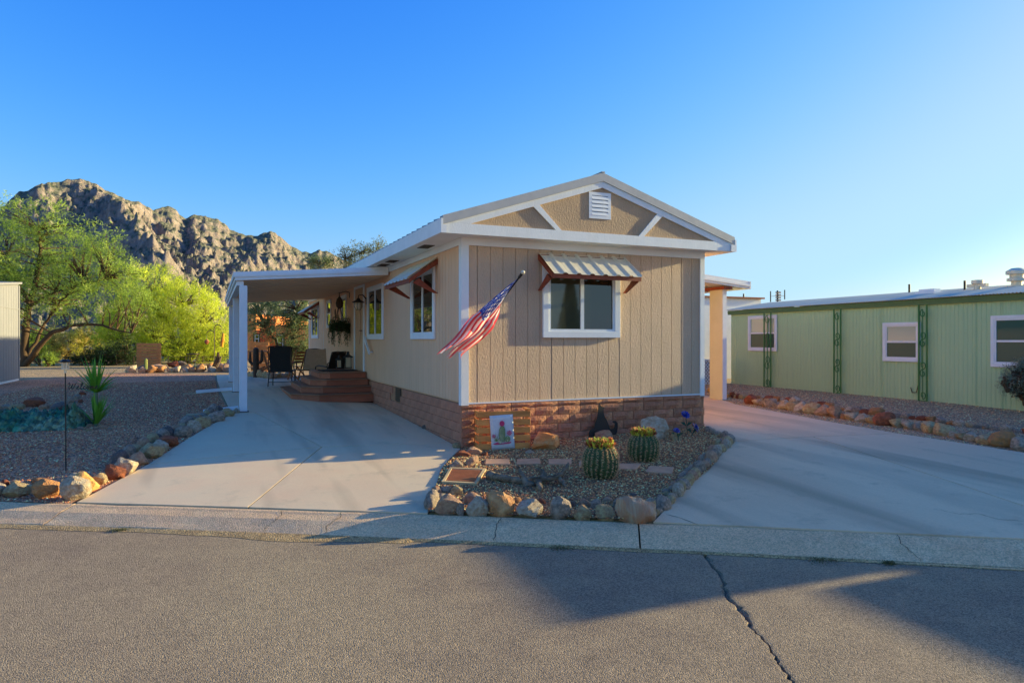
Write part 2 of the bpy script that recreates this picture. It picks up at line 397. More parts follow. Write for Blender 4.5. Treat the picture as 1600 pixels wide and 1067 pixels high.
# street with a real crack groove
cr_px = [(1104, 870), (1112, 882), (1128, 902), (1133, 925), (1150, 944), (1166, 962), (1180, 985), (1200, 1005), (1212, 1028), (1226, 1048), (1238, 1067)]
cr = []
for q in cr_px:
    p = GS(*q); s, d = sd(p.x, p.y); cr.append((d, s))
cr[0] = (-CW, cr[0][1])
last = cr[-1]
for k in range(1, 12): cr.append((last[0]-.28*k, last[1]+.09*k+rng.uniform(-.08, .08)))
fine = []
for (d0, s0), (d1, s1) in zip(cr, cr[1:]):
    for k in range(5):
        t = k/5; fine.append((d0+(d1-d0)*t, s0+(s1-s0)*t+(rng.uniform(-.016, .016) if k else 0)))
fine.append((-7.4, cr[-1][1]+.4)) 
vs = []; fs = []; cols = None
for k, (d, s) in enumerate(fine):
    w = rng.uniform(.007, .020)*(1.5 if d > -2 else .8)
    S_ = [-90, -40, -18, -8, -4, -1, 1, 2.5, s-w-.02, s-w, s, s+w, s+w+.02, s+1.5, s+4, s+9, 20, 45, 90]
    for j, sv in enumerate(S_):
        x, y = inv_sd(sv, d-(0.0 if k else .0)); z = ZS
        if j == 10: z -= .03
        if j in (9, 11): z -= .002
        vs.append((x, y, z))
n = 19
for k in range(len(fine)-1):
    for j in range(n-1): fs.append((k*n+j, (k+1)*n+j, (k+1)*n+j+1, k*n+j+1))
st = link('street', newmesh('street', vs, fs, M['asphalt'])); tag(st, kind='structure')
bm = bmesh.new(); bm.from_mesh(st.data); bmesh.ops.recalc_face_normals(bm, faces=bm.faces)
if sum(f.normal.z for f in bm.faces) < 0: bmesh.ops.reverse_faces(bm, faces=bm.faces)
bm.to_mesh(st.data); bm.free()
M['crackdirt'] = mat('dirt and oil in the crack', (.03, .027, .024), .95)
# curb in cast lengths with open joints
def curb_run(name, s0, s1, side=1):
    prof = [(-CW, ZS-.1), (-CW, ZS+.012), (-CW+.03, ZS+.022), (-CW+.12, ZS+.05), (-CW+.24, ZS+.092), (-CW+.36, ZS+.112), (-.06, ZS+.124), (-.012, ZS+.128), (-.0, ZS+.118), (0, ZS-.1)]
    n = max(2, int((s1-s0)/.12)+1); vs = []; fs = []
    for i in range(n):
        s = s0+(s1-s0)*i/(n-1)
        for (d, z) in prof:
            j = .0 if d in (-CW, 0) else 1
            jz = (vnoise(np.array(s*2.2), np.array(d*9.0+50))-.5)*.008*j
            jd = (float(vnoise(np.array(s*6.0), np.array(3.3)))-.5)*.03 if d == -CW else 0
            if side > 0: x, y = inv_sd(s, d+jd)
            else: x, y = inv_sd(s, -7.92-(d))
            vs.append((x, y, z+float(jz)))
    m = len(prof)
    for i in range(n-1):
        for j in range(m-1): fs.append((i*m+j, (i+1)*m+j, (i+1)*m+j+1, i*m+j+1))
    fs.append(tuple(range(m))); fs.append(tuple((n-1)*m+k for k in range(m)))
    o = link(name, newmesh(name, vs, fs, M['curb']))
    bm = bmesh.new(); bm.from_mesh(o.data); bmesh.ops.recalc_face_normals(bm, faces=bm.faces)
    if sum(f.normal.z for f in bm.faces) < 0: bmesh.ops.reverse_faces(bm, faces=bm.faces)
    bm.to_mesh(o.data); bm.free()
    return o
j1 = sd(*GS(70, 822)[:2])[0]; j2 = sd(*GS(1001, 863)[:2])[0]
cr_j = [-40, -20, -9, -3, j1, j2, j2+6.2, 20, 45]
cr_root = thing('curb', None, None); cr_root['kind'] = 'structure'
del_keys = None
for a, b in zip(cr_j, cr_j[1:]):
    o = curb_run('curb_section', a+.008, b-.008); o.parent = cr_root
o = curb_run('far_curb', -50, 50, -1); tag(o, kind='structure')
# hairline cracks: dirt filled, thin and proud by a whisker
def hair(name, pts, w, m, dz=.003):
    vs = []; fs = []
    for i, p in enumerate(pts):
        a = Vector(pts[max(i-1, 0)]); b = Vector(pts[min(i+1, len(pts)-1)]); t = (b-a).normalized(); nrm = Vector((-t.y, t.x, 0))
        ww = w*rng.uniform(.5, 1.3)*(.3 if i in (0, len(pts)-1) else 1)
        vs += [Vector(p)+nrm*ww+Vector((0, 0, dz)), Vector(p)-nrm*ww+Vector((0, 0, dz))]
    for i in range(len(pts)-1): fs.append((2*i, 2*i+1, 2*i+3, 2*i+2))
    o = link(name, newmesh(name, vs, fs, m)); tag(o, kind='structure'); return o
# ------------------------------------------------------------------ driveways as separate slabs
def g2(px, py): p = G(px, py); return (p.x, p.y)
dl_root = thing('driveway', None, None); dl_root['kind'] = 'structure'
dr_root = thing('driveway', None, None); dr_root['kind'] = 'structure'
def on_curb(s): return inv_sd(s, .006)
sL0 = sd(*g2(122, 786))[0]; sLm = sd(*g2(384, 797))[0]; sL1 = sd(*g2(668, 806))[0]
Aj = g2(503, 700); Pj = (-2.62, 4.30); Bl = g2(180, 747)
HC = (-.03, -.02)
left_edge = [on_curb(sL0), g2(230, 728), (-3.02, 4.25)]
slabs = [
 [on_curb(sL0), on_curb(sLm), Aj, left_edge[1]],
 [on_curb(sLm), on_curb(sL1), g2(700, 722), HC, (-.03, .45), Aj],
 [left_edge[1], Aj, Pj, left_edge[2]],
 [Aj, (-.03, .45), (-.03, 4.25), Pj],
 [left_edge[2], Pj, (-.03, 4.25), (-.03, 9.0), (-3.15, 9.0)],
 [(-3.15, 9.0), (-.03, 9.0), (-.03, 13.6), (-3.2, 13.6)],
 [(-3.2, 13.6), (-.03, 13.6), (-.03, 17.6), (-3.2, 17.6)],
]
for sl_ in slabs: drape('slab', sl_, .02, M['concrete'], dl_root, thick=.12, gap=.008)
sR0 = sd(*g2(1020, 822))[0]
rt = [g2(1600, 709), g2(1430, 683), g2(1300, 661), g2(1200, 642), g2(1150, 633)]
g_out = on_curb(sR0)
xr_far = 7.95
e_curb = on_curb(sR0+7.5)
mid1 = g2(1140, 692); midR = g2(1405, 679); 
slr = [
 [on_curb(sR0), on_curb(sR0+4.2), g2(1600, 793), g2(1270, 684), mid1],
 [on_curb(sR0+4.2), e_curb, rt[0], midR, g2(1270, 684), g2(1600, 793)],
 [mid1, g2(1270, 684), midR, rt[2], rt[3], rt[4], (xr_far, 4.2), (4.42, 4.2), (4.42, -.03)],
 [(4.42, 4.2), (xr_far, 4.2), (xr_far, 14.5), (4.42, 14.5)],
]
for sl_ in slr: drape('slab', sl_, .02, M['concrete_r'], dr_root, thick=.12, gap=.008)
def hairG(name, pxs, w, off=.02):
    pts = []
    for a, b in zip(pxs, pxs[1:]):
        for k in range(4):
            t = k/4; pts.append(((a[0]+(b[0]-a[0])*t+rng.uniform(-1.2, 1.2)), (a[1]+(b[1]-a[1])*t+rng.uniform(-.6, .6))))
    pts.append(pxs[-1]); o = []
    for q in pts: p = G(*q); o.append(Vector((p.x, p.y, zg(p.x, p.y)+off)))
    return hair(name, o, w, M['crackdirt'])
hairG('concrete_crack', [(1040, 806), (1070, 815), (1092, 824)], .004)
M['joint'] = mat('dirt in the slab joints', (.05, .042, .035), .95)
for par_, sl_set in ((dl_root, slabs), (dr_root, slr)):
    for sl_ in sl_set: drape('joint_dirt', sl_, .004, M['joint'], par_)
def curbz(d):
    pr = [(-CW, .012), (-CW+.03, .022), (-CW+.12, .05), (-CW+.24, .092), (-CW+.36, .112), (-.06, .124), (-.012, .128), (0, .118)]
    for (a, za), (b, zb_) in zip(pr, pr[1:]):
        if a <= d <= b: return ZS+za+(zb_-za)*(d-a)/(b-a)
    return ZS+.12
for px in (1392, 768, 492, 380):
    p_ = GS(px, 850); s0_ = sd(p_.x, p_.y)[0]; pts = []; ds_ = 0
    for k_ in range(15):
        d = -CW+.02+(CW-.04)*k_/14; ds_ += rng.uniform(-.02, .022); x, y = inv_sd(s0_-ds_, d); pts.append(Vector((x, y, curbz(d)+.002)))
    hair('curb_crack', pts, .003, M['crackdirt'], .004)
# wind blown grit lying in the gutter
M['grit'] = mat('sandy grit', (.33, .265, .17), .95, (.26, .20, .13), 9, .8, 60, voro=.5, vs=80, bdist=.01)
vs = []; fs = []; n_ = 0
for k_ in range(420):
    s_ = -12+k_*.06; w_ = .03+.09*float(vnoise(np.array(s_*1.3), np.array(1.5)))**2*2+.03*float(vnoise(np.array(s_*7.0), np.array(4.5))); w_ *= (1 if s_ < 4.2 else .35)
    x, y = inv_sd(s_, -CW+.012); x2, y2 = inv_sd(s_, -CW-w_); vs += [(x, y, ZS+.020), (x2, y2, ZS+.003)]
for k_ in range(419): fs.append((2*k_, 2*k_+1, 2*k_+3, 2*k_+2))
tag(link('gutter_grit', newmesh('gutter_grit', vs, fs, M['grit'])), kind='structure')
hairG('concrete_crack', [(1470, 800), (1500, 806), (1530, 806), (1560, 815), (1600, 818)], .003)
# ------------------------------------------------------------------ gravel grounds
Gp = lambda l: [g2(*q) for q in l]
yl = drape('brown_gravel_yard', [on_curb(-6), on_curb(sL0-.05), left_edge[1], left_edge[2], (-3.22, 9), (-3.26, 18), (-6.5, 21), (-9.6, 15.5), (-8.6, 9), (-9.2, 3.0)], .006, M['gravel_brown'])
tag(yl, kind='structure')
yg = drape('grey_gravel_yard', [on_curb(-22), on_curb(-6), (-9.2, 3.0), (-8.6, 9), (-9.6, 15.5), (-6.5, 21), (-6, 27), (-24, 36), (-34, 28)], .006, M['gravel_grey'], step=1.0)
tag(yg, kind='structure')
gb = Gp([(727, 704), (690, 735), (668, 804)])+[on_curb(sR0-.1)]+Gp([(1110, 735), (1143, 690), (1106, 672)])
gbed = drape('cactus_bed', [(.0, -.0)]+gb[1:-1]+[gb[-1], (4.35, 0)], .035, M['gravel_bed'], step=.3); tag(gbed, kind='structure')
ys = drape('side_gravel_strip', [(8.05, 4.2)]+list(reversed([e_curb]+rt))+[inv_sd(sR0+9.5, .05), (12.6, -3), (12.6, 15), (8.0, 15)], .006, M['gravel_grey'])
tag(ys, kind='structure')
# ------------------------------------------------------------------ loose gravel (real chips)
def inpoly(x, y, poly):
    c = np.zeros(x.shape, bool); n = len(poly)
    for i in range(n):
        x0, y0 = poly[i]; x1, y1 = poly[(i+1) % n]
        m = ((y0 > y) != (y1 > y)); xx = (x1-x0)*(y-y0)/((y1-y0) if y1 != y0 else 1e-9)+x0
        c ^= m & (x < xx)
    return c
zgv = np.vectorize(zg)
M['chips'] = attr_mat('gravel chips', .9)
def gravel(name, poly, N, pal, smin, smax, off, label, seed=0, mul=(3.3, 1.6, .85)):
    r = np.random.RandomState(seed); xs = [p[0] for p in poly]; ys_ = [p[1] for p in poly]
    x = r.uniform(min(xs), max(xs), N*4); y = r.uniform(min(ys_), max(ys_), N*4); k = inpoly(x, y, poly); x = x[k][:N]; y = y[k][:N]; n = len(x)
    z = zgv(x, y)+off; sz = smin*(smax/smin)**(r.rand(n)**1.6)
    base = np.array([(1, 0, 0), (0, 1, 0), (-1, 0, 0), (0, -1, 0), (0, 0, .7), (0, 0, -.7)], float)
    v = base[None]*(1+r.uniform(-.35, .35, (n, 6, 1)))*sz[:, None, None]*np.array([1, .75, .7])
    a = r.uniform(0, 6.28, n); ca, sa = np.cos(a)[:, None], np.sin(a)[:, None]
    t = r.uniform(-.5, .5, n)[:, None]
    X = v[..., 0]*ca-v[..., 1]*sa; Y = v[..., 0]*sa+v[..., 1]*ca; Z = v[..., 2]+X*t
    V = np.stack([X+x[:, None], Y+y[:, None], Z+(z+sz*.25)[:, None]], -1).reshape(-1, 3)
    fb = np.array([(0, 1, 4), (1, 2, 4), (2, 3, 4), (3, 0, 4), (1, 0, 5), (2, 1, 5), (3, 2, 5), (0, 3, 5)])
    Fc = (fb[None]+(np.arange(n)*6)[:, None, None]).reshape(-1, 3)
    me = bpy.data.meshes.new(name); me.vertices.add(len(V)); me.vertices.foreach_set('co', V.ravel().astype('f4'))
    me.loops.add(Fc.size); me.loops.foreach_set('vertex_index', Fc.ravel().astype('i4')); me.polygons.add(len(Fc)); me.polygons.foreach_set('loop_start', np.arange(0, Fc.size, 3, dtype='i4'))
    me.update(calc_edges=True)
    pal = np.array(pal); c = pal[r.randint(0, len(pal), n)]*r.uniform(.65, 1.25, (n, 1))*np.array(mul); c = np.clip(c, 0, .86); c = np.concatenate([c, np.ones((n, 1))], 1)
    at = me.color_attributes.new('Col', 'FLOAT_COLOR', 'POINT'); at.data.foreach_set('color', np.repeat(c, 6, 0).ravel().astype('f4'))
    me.materials.append(M['chips']); o = link(name, me); tag(o, label, 'gravel', kind='stuff'); return o
bedpal = [(0.48, 0.34, 0.24), (0.32, 0.22, 0.16), (0.19, 0.14, 0.10), (0.61, 0.46, 0.34), (0.14, 0.11, 0.10), (0.38, 0.24, 0.18), (0.14, 0.11, 0.10), (0.32, 0.22, 0.16), (0.19, 0.14, 0.10), (0.60, 0.55, 0.46)]
gravel('gravel', [(.02, -.02)]+gb[1:-1]+[gb[-1], (4.35, -.02)], 30000, bedpal, .007, .019, .035, 'brown gravel chips filling the cactus bed before the house', 1, (2.6, 1.5, .82))
yardpal = [(0.32, 0.22, 0.19), (0.22, 0.16, 0.14), (0.16, 0.12, 0.11), (0.48, 0.37, 0.32), (0.14, 0.11, 0.11), (0.22, 0.16, 0.14), (0.16, 0.12, 0.11), (0.32, 0.22, 0.19), (0.14, 0.11, 0.11), (0.60, 0.55, 0.50)]
gravel('gravel', [on_curb(-5), on_curb(sL0-.1), left_edge[1], left_edge[2], (-3.2, 8), (-3.24, 14), (-7.6, 14), (-8.2, 8), (-9, 2.6)], 70000, yardpal, .008, .020, .006, 'dark brown gravel chips covering the left front yard', 2)
gravel('gravel', [(8.05, 6)]+list(reversed([e_curb]+rt))+[inv_sd(sR0+9.5, .05), (11.8, -3), (11.8, 9), (8.1, 9)], 16000, [(.42, .33, .26), (.31, .25, .20), (.5, .40, .31), (.22, .18, .15), (.66, .58, .48)], .009, .022, .006, 'grey brown gravel chips in the strip beside the green house', 3, (2.4, 1.45, .85))
# ------------------------------------------------------------------ mountain
sil = [(-500, 470), (-380, 430), (-250, 400), (-160, 372), (-90, 360), (-40, 345), (0, 328), (16, 312), (30, 300), (44, 297), (60, 289), (72, 286), (84, 283.5), (96, 285), (104, 281), (122, 279), (138, 283), (150, 288), (165, 297), (182, 305), (198, 312), (208, 316), (216, 315), (228, 323), (240, 329), (252, 324), (262, 322), (274, 327), (282, 338), (292, 341), (303, 336), (318, 337), (340, 343), (352, 351), (360, 359), (380, 366), (398, 370), (412, 364), (424, 362), (440, 370), (452, 383), (470, 392), (486, 397), (498, 391), (512, 392), (524, 399), (540, 408), (570, 418), (620, 432), (700, 452), (820, 480), (950, 512), (1050, 533)]
def build_mountain():
    U = np.array([(a-800)/FPX for a, _ in sil]); E = np.array([(HY-b)/FPX for _, b in sil])
    NU, NT = 860, 330
    u = np.linspace(U[0], U[-1], NU); t = np.linspace(0, 1.25, NT)
    uu, tt = np.meshgrid(u, t)
    e = np.interp(uu, U, E)+(fbm(uu*170, uu*0+3, 4, 5)-.47)*.0042
    Fc = 1300+1350*np.clip(uu+.80, -.25, .85)+160*(fbm(uu*3, uu*0, 3, 2)-.5); F0 = .42*Fc
    F = F0+(Fc-F0)*tt; R = uu*F
    tc = np.clip(tt, 0, 1)
    prof = .07*tc+.36*tc**1.9+.57*tc**4.0
    Ra = R+.55*F; Fa = F-.25*R; n1 = ridged(Ra/330+1.3, Fa/760, 5, 11); n2 = ridged(Ra/105, Fa/190, 5, 31); n3 = fbm(R/22, F/22, 5, 51)
    env = np.clip(tc*(1.02-tc)*4, 0, 1)**.7
    Hh = e*Fc*prof
    peak = e*Fc
    n4 = ridged(R/42, F/46, 4, 71)+.55*(ridged(R/19, F/17, 3, 73)-.5)
    Hh = Hh+peak*env*((n1-.50)*.15+(n2-.5)*.05)
    kk = np.clip(tc*5, 0, 1)*np.clip((1-tc)*12, .15, 1)
    Hh = Hh+(n3-.47)*40*kk+(n4-.5)*44*kk*(.35+.9*np.clip(fbm(R/210, F/210, 2, 91)*2-.5, 0, 1))
    # cliff bands
    band = 26.0; q = Hh/band+1.6*n2+n4; Hh = Hh+np.clip(tc*2, 0, 1)*(band*.16*np.sin(q*2*np.pi)*.6)*np.clip((1-tc)*9, 0, 1)
    def spur(pts, amp, wid):
        nonlocal Hh
        for (a0, t0), (a1, t1) in zip(pts, pts[1:]):
            ua, ub = (a0-800)/FPX, (a1-800)/FPX
            dx, dy = ub-ua, (t1-t0)*.5; L2 = dx*dx+dy*dy
            k = np.clip(((uu-ua)*dx+(tt-t0)*.5*dy)/L2, 0, 1)
            dd = np.sqrt((uu-ua-k*dx)**2+((tt-t0)*.5-k*dy)**2)
            Hh = Hh+amp*np.exp(-np.abs(dd/wid)**1.3)*.55*(.8+.3*n2)
    spur([(185, .93), (196, .78), (214, .64), (240, .50), (290, .40)], 110, .045)
    spur([(300, .9), (320, .75), (300, .62)], 50, .04)
    spur([(405, .9), (380, .7), (355, .5)], 75, .045)
    spur([(60, .92), (85, .75), (70, .6)], 60, .04)
    # never rise over the skyline
    cap = (e*F)*np.where(tt < .97, .985-.05*(1-tc), 1.0)
    Hh = np.where(tt <= 1, np.minimum(Hh, cap), Hh)
    Hh = np.where(tt >= .985, np.where(tt <= 1.01, e*F, e*Fc*(1-(tt-1)*2.6)), Hh)
    Z = np.maximum(Hh, -2)+CAM.z*np.clip(tc, 0, 1)
    X = CAM.x+RV.x*R+FV.x*F; Y = CAM.y+RV.y*R+FV.y*F
    V = np.stack([X, Y, Z], -1).reshape(-1, 3)
    i = np.arange(NU-1)[None]+(np.arange(NT-1)*NU)[:, None]; i = i.ravel()
    Fq = np.stack([i, i+1, i+1+NU, i+NU], -1)
    me = bpy.data.meshes.new('mountain'); me.vertices.add(len(V)); me.vertices.foreach_set('co', V.ravel().astype('f4'))
    me.loops.add(Fq.size); me.loops.foreach_set('vertex_index', Fq.ravel().astype('i4')); me.polygons.add(len(Fq)); me.polygons.foreach_set('loop_start', np.arange(0, Fq.size, 4, dtype='i4'))
    me.update(calc_edges=True)
    m = bpy.data.materials.new('mountain rock'); m.use_nodes = True; nt = m.node_tree; L = nt.links; p = nt.nodes['Principled BSDF']
    p.inputs['Roughness'].default_value = .95; p.inputs['Specular IOR Level'].default_value = .1
    ge = nt.nodes.new('ShaderNodeNewGeometry'); sx = nt.nodes.new('ShaderNodeSeparateXYZ'); L.new(ge.outputs['Normal'], sx.inputs[0])
    tcn = nt.nodes.new('ShaderNodeTexCoord')
    def nz(sc, det=8):
        k = nt.nodes.new('ShaderNodeTexNoise'); k.inputs['Scale'].default_value = sc; k.inputs['Detail'].default_value = det; k.inputs['Roughness'].default_value = .65; L.new(tcn.outputs['Object'], k.inputs[0]); return k.outputs[0]
    ad = nt.nodes.new('ShaderNodeMath'); ad.operation = 'MULTIPLY_ADD'; L.new(nz(.02), ad.inputs[0]); ad.inputs[1].default_value = .9; L.new(sx.outputs[2], ad.inputs[2])
    mr = nt.nodes.new('ShaderNodeMapRange'); L.new(ad.outputs[0], mr.inputs[0]); mr.inputs[1].default_value = 1.02; mr.inputs[2].default_value = 1.22
    def mx(f, a, b):
        k = nt.nodes.new('ShaderNodeMix'); k.data_type = 'RGBA'; L.new(f, k.inputs[0])
        for i_, v_ in ((6, a), (7, b)):
            if isinstance(v_, tuple): k.inputs[i_].default_value = (*v_, 1)
            else: L.new(v_, k.inputs[i_])
        return k.outputs[2]
    mr2 = nt.nodes.new('ShaderNodeMapRange'); L.new(nz(.05), mr2.inputs[0]); mr2.inputs[1].default_value = .38; mr2.inputs[2].default_value = .62
    rock = mx(mr2.outputs[0], (.26, .20, .155), (.42, .33, .265)); mr3 = nt.nodes.new('ShaderNodeMapRange'); L.new(nz(.12), mr3.inputs[0]); mr3.inputs[1].default_value = .42; mr3.inputs[2].default_value = .56
    veg = mx(mr3.outputs[0], (.13, .14, .085), (.24, .22, .155)); L.new(mx(mr.outputs[0], rock, veg), p.inputs['Base Color'])
    b = nt.nodes.new('ShaderNodeBump'); b.inputs['Strength'].default_value = 1; b.inputs['Distance'].default_value = 14; L.new(nz(.06, 10), b.inputs['Height']); L.new(b.outputs[0], p.inputs['Normal'])
    me.materials.append(m)
    tag(link('mountain', me), kind='structure')
build_mountain()
# ------------------------------------------------------------------ the tan home
HW = 4.35; HL = 17.2; Z0 = .68; Z1 = 2.98; ZF = 3.10
home = thing('mobile_home', 'tan single storey home with white trimmed gable and red block foundation', 'house', (0, 0, 0))
mb = MB(); mb.box(.03, HW-.03, .03, HL-.03, .0, ZF-.01); mb.build('wall', M['siding_side'], home)
# front boards, each one a part (8 inch T1-11 grooves)
nb = 21; bw = (HW-.05)/nb
for i in range(nb):
    k = MB(); x0 = .025+i*bw; gapw = .0035 if i % 6 else .006
    k.box(x0+gapw, x0+bw-gapw, -.004 if i % 6 else -.0025, .029, Z0+.01, Z1+.05)
    o = k.build('siding_board', M['siding'], home)
# side boards joined
k = MB(); y = .03
while y < HL-.05:
    k.box(.0, .028, y+.006, y+.150, Z0+.01, Z1+.06); k.box(HW-.028, HW, y+.006, y+.150, Z0+.01, Z1+.06); y += .153
o = k.build('side_siding', M['siding_side'], home); o['kind'] = 'stuff'
# corner trims and bands
k = MB(); k.box(-.03, .085, -.032, -.006, Z0-.03, ZF-.1); k.build('corner_trim', M['trim'], home)
k = MB(); k.box(-.028, -.002, -.0055, .09, Z0-.03, ZF-.1); k.build('corner_trim', M['white'], home)
k = MB(); k.box(HW-.06, HW+.03, -.032, -.006, Z0-.03, ZF-.1); k.build('corner_trim', M['trim'], home)
k = MB(); k.box(-.03, HW+.03, -.034, -.005, ZF-.11, ZF); k.build('frieze_board', M['soffit'], home)
k = MB(); k.box(-.03, -.004, .0, HL, ZF-.10, ZF); k.build('frieze_board', M['soffit'], home)
k = MB(); k.box(-.004, HW+.004, -.03, -.005, Z0-.012, Z0+.008); k.build('base_flashing', M['white'], home)
k = MB(); k.box(-.006, .1, 17.1, 17.21, Z0-.03, ZF-.1); k.build('corner_trim', M['white'], home)
k = MB(); k.box(-.008, -.0005, 13.48, 13.50, Z0, ZF-.1); k.build('seam_strip', M['soffit'], home)
# foundation blocks
def block_mesh(L, H, D, rough, seed, m):
    r = random.Random(seed); nx, nz = 4, 2
    vs = []; fs = []
    for j in range(nz+1):
        for i in range(nx+1):
            edge = i in (0, nx) or j in (0, nz)
            vs.append((L*i/nx, (-rough*r.uniform(.3, 1.0) if not edge else 0), H*j/nz))
    for j in range(nz):
        for i in range(nx): a = j*(nx+1)+i; fs.append((a, a+1, a+nx+2, a+nx+1))
    b = len(vs); vs += [(0, D, 0), (L, D, 0), (L, D, H), (0, D, H)]; fr = [0, nx, (nx+1)*(nz+1)-1, (nx+1)*nz]
    fs += [(b, b+3, b+2, b+1), tuple([b, b+1]+list(range(nx, -1, -1))), tuple([b+3]+list(range((nx+1)*nz, (nx+1)*(nz+1)))+[b+2]),
           (fr[0], fr[3]-0, b+3, b) if False else (b, 0, (nx+1), (nx+1)*2, b+3), (b+1, b+2, (nx+1)*(nz+1)-1, nx+(nx+1), nx)]
    return newmesh('block', vs, fs, m)
rowh = .138; bl = .395
top = Z0-.014
BMf = [block_mesh(bl-.010, rowh-.009, .09, .022, s_, M['block']) for s_ in range(6)]
BMh = [block_mesh(bl/2-.010, rowh-.009, .09, .020, 40+s_, M['block']) for s_ in range(3)]
k = MB(); k.box(-.005, HW+.025, -.012, .05, -.3, top); k.build('mortar_bed', M['mortar'], home)
for r_ in range(6):
    z = top-.07-rowh*r_ if r_ else top-.07
    if r_ == 0:
        x = -.02
        while x < HW:
            L_ = min(bl, HW+.03-x); o = link('cap_block', BMf[rng.randrange(6)], home, (x, -.028, z)); o.scale = ((L_-.01)/(bl-.01), 1, .063/(rowh-.009)); x += bl
        continue
    x = -.02 - (0 if r_ % 2 else bl/2); z = top-.07-rowh*r_
    while x < HW:
        xa = max(x, -.02); xb = min(x+bl, HW+.035)
        if xb-xa > .08:
            o = link('block', (BMf if xb-xa > .25 else BMh)[rng.randrange(3)], home, (xa, -.026-rng.uniform(0, .006), z))
            ml = (bl if xb-xa > .25 else bl/2)-.01; o.scale = ((xb-xa-.01)/ml, 1, 1)
        x += bl
SMf = [block_mesh(bl-.008, rowh-.007, .09, .004, 80+s_, M['block_s']) for s_ in range(4)]
k = MB(); k.box(-.004, .05, -.003, HL, -.3, top); k.build('mortar_bed', M['mortar'], home)
for r_ in range(6):
    z = top-rowh*(r_+1); y = (0.0 if r_ % 2 else -bl/2)
    while y < 6.0:
        ya = max(y, .0); yb = y+bl
        vent = (r_ in (0, 1) and 3.35 < ya+.05 and yb < 4.35)
        if yb-ya > .1 and not vent:
            o = link('block', SMf[rng.randrange(4)], home, (-.022, yb-.004, z)); o.rotation_euler = (0, 0, -math.pi/2); o.scale = ((yb-ya-.008)/(bl-.008), 1, 1)
        y += bl
k = MB(); k.box(-.02, .0, 3.5, 3.9, top-rowh*2+.01, top-.005)
for j in range(7): k.box(-.032, -.02, 3.52, 3.88, top-.03-j*.035, top-.014-j*.035)
k.build('foundation_vent', M['bronze'], home)
# right wall foundation
k = MB(); k.box(HW-.02, HW+.03, .02, HL, -.3, top); k.build('side_foundation', M['block_s'], home)
# roof: slopes, rakes, fascia, soffit
OX = .41; OY = .30; XR = HW/2; ZE = 3.33; ZR = 4.17; YB = HL+.3
def roofz(x, dz=0): return ZE+(ZR-ZE)*(1-abs(x-XR)/(XR+OX))+dz
for sgn in (-1, 1):
    k = MB(); xe = XR+sgn*(XR+OX)
    a = [(XR, -OY+.02, ZR-.03), (xe, -OY+.02, ZE-.03), (xe, YB, ZE-.03), (XR, YB, ZR-.03)]
    k.hexa(a, [Vector(p)+Vector((0, 0, .02)) for p in a])
    y = -OY+.05
    while y < YB:
        k.beam((XR, y, ZR), (xe+sgn*.01, y, ZE-.004), .03, .022, (0, 0, 1)); y += .3
    k.build('metal_roof', M['galv_dull'], home)
    # rake: metal flashing + white board below
    for nm, mt, z0_, z1_, yy, th in (('rake_flashing', 'galv_dull', -.115, .012, -OY-.045, .05), ('rake_board', 'trim', -.215, -.117, -OY-.028, .03)):
        k = MB(); q = [(XR, yy, ZR+z0_), (xe, yy, ZE+z0_), (xe, yy, ZE+z1_), (XR, yy, ZR+z1_)]
        if nm == 'rake_board':
            xa_ = XR+sgn*(XR+OX-.415); xb_ = XR+sgn*(XR+OX-.115); k.prism([(XR, yy, ZR+z0_), (xa_, yy, ZF+.152), (xb_, yy, ZF+.152), (XR, yy, ZR+z1_)], (0, th, 0)); k.build(nm, M[mt], home); continue
        k.hexa(q, [Vector(p)+Vector((0, th, 0)) for p in q]); k.build(nm, M[mt], home)
    if sgn < 0:
        k = MB(); k.box(xe-.03, xe, -OY-.05, YB, ZF, ZE-.03); k.build('fascia', M['white'], home)
        k = MB(); k.box(xe-.032, xe+.05, -OY-.052, -OY-.0455, ZF-.002, ZE-.118); k.build('fascia_end', M['white'], home)
    else:
        k = MB(); k.box(xe, xe+.03, -OY-.05, YB, ZF, ZE-.03); k.build('fascia', M['white'], home)
        k = MB(); k.box(xe-.08, xe+.032, -OY-.052, -OY-.0455, ZF-.002, ZE-.118); k.build('fascia_end', M['white'], home)
k = MB(); k.box(XR-.03, XR+.03, -OY-.05, YB, ZR+.012, ZR+.03); k.build('ridge_cap', M['galv_dull'], home)
k = MB(); k.box(-OX+.002, HW+OX-.002, -OY-.03, -OY, ZF, ZF+.15); k.build('front_beam', M['trim'], home)
for sgn, x0_, x1_ in ((-1, -OX, 0), (1, HW, HW+OX)):
    k = MB(); k.box(x0_+.002, x1_-.002, -OY+.002, YB, ZF+.001, ZF+.012); k.build('soffit', M['soffit'], home)
k = MB(); k.box(0, HW, -OY+.002, .03, ZF+.001, ZF+.012); k.build('soffit', M['soffit'], home)
for y in (.95, 3.2, 3.9):
    k = MB(); k.box(-.30, -.12, y, y+.42, ZF-.004, ZF+.0005)
    v_ = k.build('soffit_vent', M['black'], home)
    k = MB()
    for j in range(6): k.box(-.298, -.122, y+.03+j*.07, y+.045+j*.07, ZF-.008, ZF-.0045)
    k.build('vent_grille', M['bronze'], v_)
